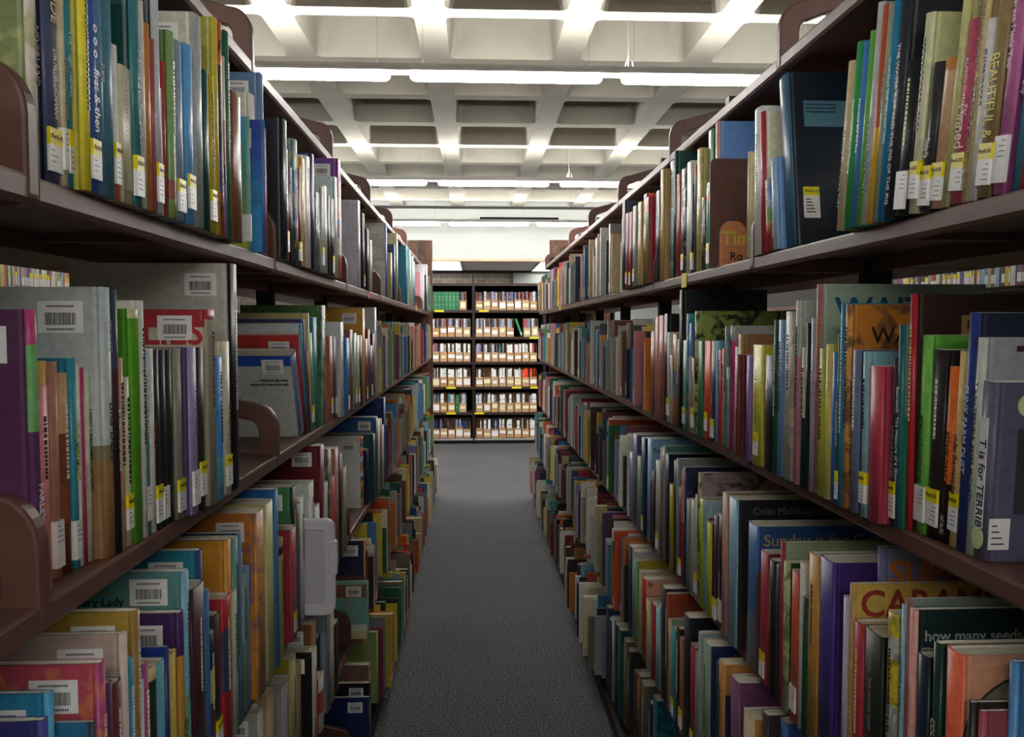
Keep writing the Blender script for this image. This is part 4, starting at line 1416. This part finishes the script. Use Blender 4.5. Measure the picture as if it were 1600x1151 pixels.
# ------------------------------------------------------------------ bookends, notes, plastic case
def bookend(side, tier, X, y, h, w, label, arch=True, hole=None):
    s = SGN[side]
    t = tag(empty('bookend', (s * X, y, TIER[tier] + .0006)), label, 'bookend', 'brown steel bookends')
    n = 6
    out, hol = [], []
    r = .014
    f = lambda u, z: (s * u, z)
    P = [(0, 0)] + [(r - r * math.cos(a), h - r + r * math.sin(a)) for a in [k * math.pi / 2 / 5 for k in range(6)]] + \
        [(w - r + r * math.sin(a), h - r + r * math.cos(a)) for a in [k * math.pi / 2 / 5 for k in range(6)]] + [(w, 0)]
    hw = w * .25; c = w * .42; hz = h * .50
    H = [(c - hw, .004)] + [(c - hw * math.cos(a), hz * .62 + hw * math.sin(a)) for a in [k * math.pi / 11 for k in range(12)]] + [(c + hw, .004)]
    mb = MB()
    if arch: mb.prism([f(*p) for p in P], 'y', 0, .0014, hole=[f(*p) for p in H])
    else: mb.prism([f(*p) for p in P], 'y', 0, .0014)
    mb.build('plate', M['steel'], t)
    mb = MB(); mb.box(s * .004, s * (w - .004), -.0006, -.06, -.0004, 0); mb.build('foot', M['steel'], t)


def by(side, tier, px, depth):
    return at_x(px, 512, SGN[side] * (EDGE[side][tier] + depth)).y
def after(side, tier, px):
    """just before the book whose near spine edge is nearest to this image column"""
    L = [b for b in bygrp[(side, tier)] if 'x1' in b['d']]
    b = min(L, key=lambda b: abs((b['d']['x1'] if side == 'L' else b['d']['x2']) - px))
    return b
def end_before(side, tier, px, h, w, depth, label, arch=True):
    b = after(side, tier, px)
    X = abs(b['o'].location.x) + depth
    bookend(side, tier, X, b['y'] - .003, h, w, label, arch)
end_before('R', 1, 1121, .258, .135, -.018, 'brown steel bookend with arched opening on the upper right shelf')
end_before('R', 3, 1166, .205, .12, .0, 'black steel bookend with rounded corners before the dark blue picture book', False)
end_before('R', 3, 1005, .205, .12, .001, 'dark bookend plate before the pale blue book, third right shelf', False)
end_before('R', 4, 1140, .21, .13, .001, 'black bookend with rounded corners on the fourth right shelf', False)
end_before('L', 4, 573, .21, .13, .001, 'dark bookend beside the pale teal picture book, fourth left shelf', False)

# pink note and yellow shelf flags
def note(name, side, tier, px, w, z0, z1, m, label, cat):
    s = SGN[side]; e = EDGE[side][tier]
    p = at_x(px, 512 + (EYE - TIER[tier]) * 0, s * (e - .0012))
    mb = MB()
    mb.box(-.0004, .0004, -w / 2, w / 2, z0, z1)
    o = mb.build(name, M[m], None, loc=(s * (e - .0012), p.y, TIER[tier]))
    if m == 'pink':
        mb = MB()
        for k, (a, b) in enumerate(((0, .012), (.004, .006), (-.006, .002))): mb.box(.0004, .0009, a - .006, a + .006, (z0 + z1) / 2 + b - .006, (z0 + z1) / 2 + b - .003)
        mb.build('pen_marks', M['ink'], o)
    return tag(o, label, cat)
note('sticky_note', 'L', 1, 577, .05, -.028, .008, 'pink', 'bright pink sticky note on the edge of the upper left shelf', 'note')
note('shelf_flag', 'R', 1, 1068, .05, -.034, .004, 'yellow', 'yellow paper flag on the edge of the upper right shelf', 'note')
note('shelf_flag', 'R', 1, 875, .06, -.024, .012, 'yellow', 'small yellow flag far along the upper right shelf edge', 'note')
note('shelf_flag', 'L', 1, 651, .05, -.024, .012, 'yellow', 'small yellow flag far along the upper left shelf edge', 'note')

# white plastic case standing among the books on the third left shelf
y0c = case_y
Xc = .4158 - .020
def pc(px, py): return at_y(px, py, y0c)
a, b = pc(474, 962), pc(522, 812)
x_out = b.x; cw = .20; hc = b.z - TIER[3]
t = tag(empty('plastic_case', (x_out, y0c, TIER[3] + .0008)), 'white plastic storage case with side latch, sticking out of the third left shelf', 'case')
pl = rr(-cw, 0, 0, hc, .022, 5)
inn = rr(-cw + .03, -.026, .026, hc - .026, .006, 5)
inn2 = rr(-cw + .034, -.030, .030, hc - .030, .005, 5)
mb = MB(); mb.prism(pl, 'y', 0, .018, hole=inn); mb.build('lid_rim', M['plastic'], t, bevel=.003)
mb = MB(); mb.prism(inn, 'y', .005, .015, hole=inn2); mb.prism(inn2, 'y', .006, .015); mb.build('lid_panel', M['plastic_in'], t)
mb = MB(); mb.prism(rr(-cw + .004, -.004, .004, hc - .004, .02, 5), 'y', .018, .036); mb.build('tray', M['plastic'], t, bevel=.002)
mb = MB(); mb.prism(rr(-.014, .006, hc * .42, hc * .78, .006, 4), 'y', -.003, .014); mb.build('latch', M['plastic'], t, bevel=.002)

# ------------------------------------------------------------------ the far bookcase
BY = 10.45
BT = [.08, .417, .7525, 1.079, 1.404, 1.753]
BTOP = 2.10
secs = [(-.955, -.034, 'left'), (-.034, .895, 'right'), (.895, 1.82, 'outer')]
NTH = ['bottom', 'second from bottom', 'third from bottom', 'fourth from bottom', 'fifth from bottom', 'top']
for x0, x1, nm in secs:
    t = tag(empty('steel_bookcase', ((x0 + x1) / 2, BY + .15, 0)), 'tall dark steel bookcase of cardboard files at the aisle end, %s half' % nm if nm != 'outer' else 'empty dark bookcase bay beyond the files, mostly behind the right stack', 'bookcase')
    w = (x1 - x0) / 2
    for z in BT + [BTOP]:
        mb = MB(); mb.box(-w + .012, w - .012, -.15, .15, z - .02, z); mb.box(-w + .012, w - .012, -.152, -.14, z - .034, z - .002)
        mb.build('shelf', M['shelf2'], t)
    mb = MB(); mb.box(-w + .01, w - .01, .15, .16, 0, BTOP); mb.build('back_panel', M['black'], t)
    for sx in (-w, w - .012):
        mb = MB(); mb.box(max(sx - .006, -w), min(sx + .018, w), -.15, .17, 0, BTOP + (.10 if sx > 0 or nm == 'left' and sx > 0 else .0)); mb.build('upright', M['steel_dark'], t)
    mb = MB(); mb.box(-w, w, -.13, .13, 0, .045); mb.build('kickboard', M['steel_dark'], t)
    mb = MB(); mb.box(-w + .012, w - .012, -.155, -.15, .048, .074); mb.build('shelf_lip', M['fixture'], t)

fr = random.Random(5)
JP = {'white': ['e8ece8', 'dce4e6', 'f0f0ea'], 'grey': ['6c6a68', '4c4848', '8c8c94'], 'navy': ['1f2c58', '2c3c78', '28304c'], 'green': ['2c6c48', '2f7850'], 'red': ['e0442c', 'e85030'],
      'mix': ['8c90a8', '6c7090', 'a8acb0', '54404c', '3a7c8c', 'c8ccd0', 'a84c50', '7c8cb4']}


def magazine_file(x, z, w, h, lab, labcol, boxcol):
    t = empty('magazine_file', (x, BY, z + .001))
    mb = MB()
    hb, ft = h, h
    # open-topped cardboard box, cut down at the front
    mb.box(0, w, 0, .002, 0, ft)
    mb.box(0, w, .228, .23, 0, .24)
    mb.box(0, w, .002, .228, 0, .002)
    for a in (0, w - .002):
        p = [(0, 0), (.23, 0), (.23, .24), (.1, .24), (0, ft)]
        n = len(mb.v); mb.prism([(q[0], q[1]) for q in p], 'x', a, a + .002)
    for i in range(len(mb.c)): mb.c[i] = hexc(boxcol)
    mb.build('box', M['book'], t)
    mb = MB(); lw, lh = w * fr.uniform(.6, .95), h * fr.choice((.3, .36, .42, .6))
    z1 = h * fr.uniform(.25, .45) if lh < h * .5 else h * .2
    mb.box((w - lw) / 2, (w + lw) / 2, -.0012, 0, z1, z1 + lh, hexc(labcol)); mb.build('paper_label', M['book'], t)
    return t


fileno = {}
for si, (x0, x1, nm) in enumerate(secs[:2]):
    for k, z in enumerate(BT):
        n = 0
        x = x0 + (.03 if nm == 'left' else .028)
        xe = x1 - (.03 if k < 5 else .02)
        if nm == 'left': x = x1 - .034 - .101 * 8
        row_end = xe - (-.02 if nm == 'left' else .055)
        item = 0
        while x + .095 < row_end + .01:
            hh = fr.uniform(.112, .135)
            vis = x + .1 > -.62
            kind = {0: ('navy' if nm == 'left' else ('navy' if n == 2 else 'white')), 1: ('white' if nm == 'right' else fr.choice(('white', 'grey', 'mix'))), 2: ('white' if n < 6 or nm == 'left' else 'red'),
                    3: ('mix' if n < 4 else 'white'), 4: 'mix', 5: 'mix'}[k]
            if nm == 'left' and ((k == 5 and x < -.26) or (k == 1 and -.33 < x < -.25)):
                # green bound volumes stand without a file
                gw = .044
                if vis:
                    mb = MB(); gh = .235 if k == 5 else .225
                    c = hexc(fr.choice(JP['green'])); mb.box(0, gw, 0, .18, 0, gh, c)
                    for zz in (.06, .13, .165): mb.box(gw * .15, gw * .85, -.001, 0, zz, zz + .006, hexc('8cb498'))
                    o = mb.build('bound_volume', M['book'], None, loc=(x, BY, z + .001))
                    tag(o, 'dark green bound volume on the %s of the far bookcase' % ('top shelf' if k == 5 else 'second lowest shelf'), 'book volume', 'green bound volumes on the far bookcase')
                x += gw + .003
                continue
            if k == 4 and nm == 'right' and n == 5:
                # a gap with one leaning green volume
                o = tag(empty('bound_volume', (x + .088, BY + .01, z + .009)), 'green bound volume leaning in a gap, fifth shelf of the far bookcase', 'book volume')
                o.rotation_euler = (0, math.radians(-20), 0)
                mb = MB(); mb.box(0, .024, 0, .18, 0, .235, hexc('2f8c50')); mb.build('cover', M['book'], o)
                mb = MB(); mb.box(.003, .021, -.001, 0, .02, .045, WHI); mb.build('spine_label', M['book'], o)
                x += .12; n += 1
                continue
            if vis:
                item += 1
                f = magazine_file(x, z, .093, hh, 1, fr.choice(('f2f2f2', 'eef0f6', 'f0e8c8', 'e8dcb8')), fr.choice(('b98e64', 'b08a62', 'c09870', 'b89c7c')))
                pos = ['first', 'second', 'third', 'fourth', 'fifth', 'sixth', 'seventh', 'eighth', 'ninth', 'tenth'][item - 1]
                tag(f, 'cardboard magazine file, %s from left, %s shelf, far bookcase, %s half' % (pos, NTH[k], nm), 'magazine file', 'cardboard magazine files on the far bookcase')
                # journals in it
                jx = x + .004
                while jx < x + .086:
                    jw = fr.choice((.008, .012, .018, .024, .03))
                    if jx + jw > x + .09: break
                    if fr.random() < .72:
                        c = fr.choice(JP[kind]) if fr.random() < .85 else fr.choice(JP['mix'])
                        if k == 2 and nm == 'right' and n >= 6: c = fr.choice(JP['red'])
                        hj = fr.uniform(.215, .24)
                        mb = MB(); mb.box(0, jw - .001, 0, .17, 0, hj, hexc(c))
                        if jw > .01 and fr.random() < .6: mb.box(.001, jw - .002, -.0008, 0, hj * .7, hj * .74, hexc('8c9494'))
                        o = mb.build('journal', M['book'], None, loc=(jx, BY + .006, z + .0032))
                        tag(o, '%s journal in a cardboard file, %s shelf, far bookcase, %s half' % (colour_name(c), NTH[k], nm), 'journal', '%s journals in files, %s shelf, %s half' % (colour_name(c), NTH[k], nm))
                    jx += jw
            x += .101; n += 1

for x, k, lab in ((-.48, 5, 'left'), (.02 + .08, 5, 'middle'), (.76, 4, 'right'), (.53, 2, 'middle'), (.77, 2, 'lower right'), (-.33, 2, 'left'), (-.33, 1, 'left'), (.04, 1, 'middle'), (.27, 0, 'middle'), (.72, 0, 'right')):
    mb = MB(); mb.box(-.062, .062, -.0006, .0006, -.012, .012)
    o = mb.build('shelf_flag', M['yellow'], None, loc=(x, BY - .0035, BT[k] - .014))
    tag(o, 'yellow shelf tag under the %s shelf of the far bookcase, %s' % (NTH[k], lab), 'note', 'yellow shelf tags on the far bookcase')
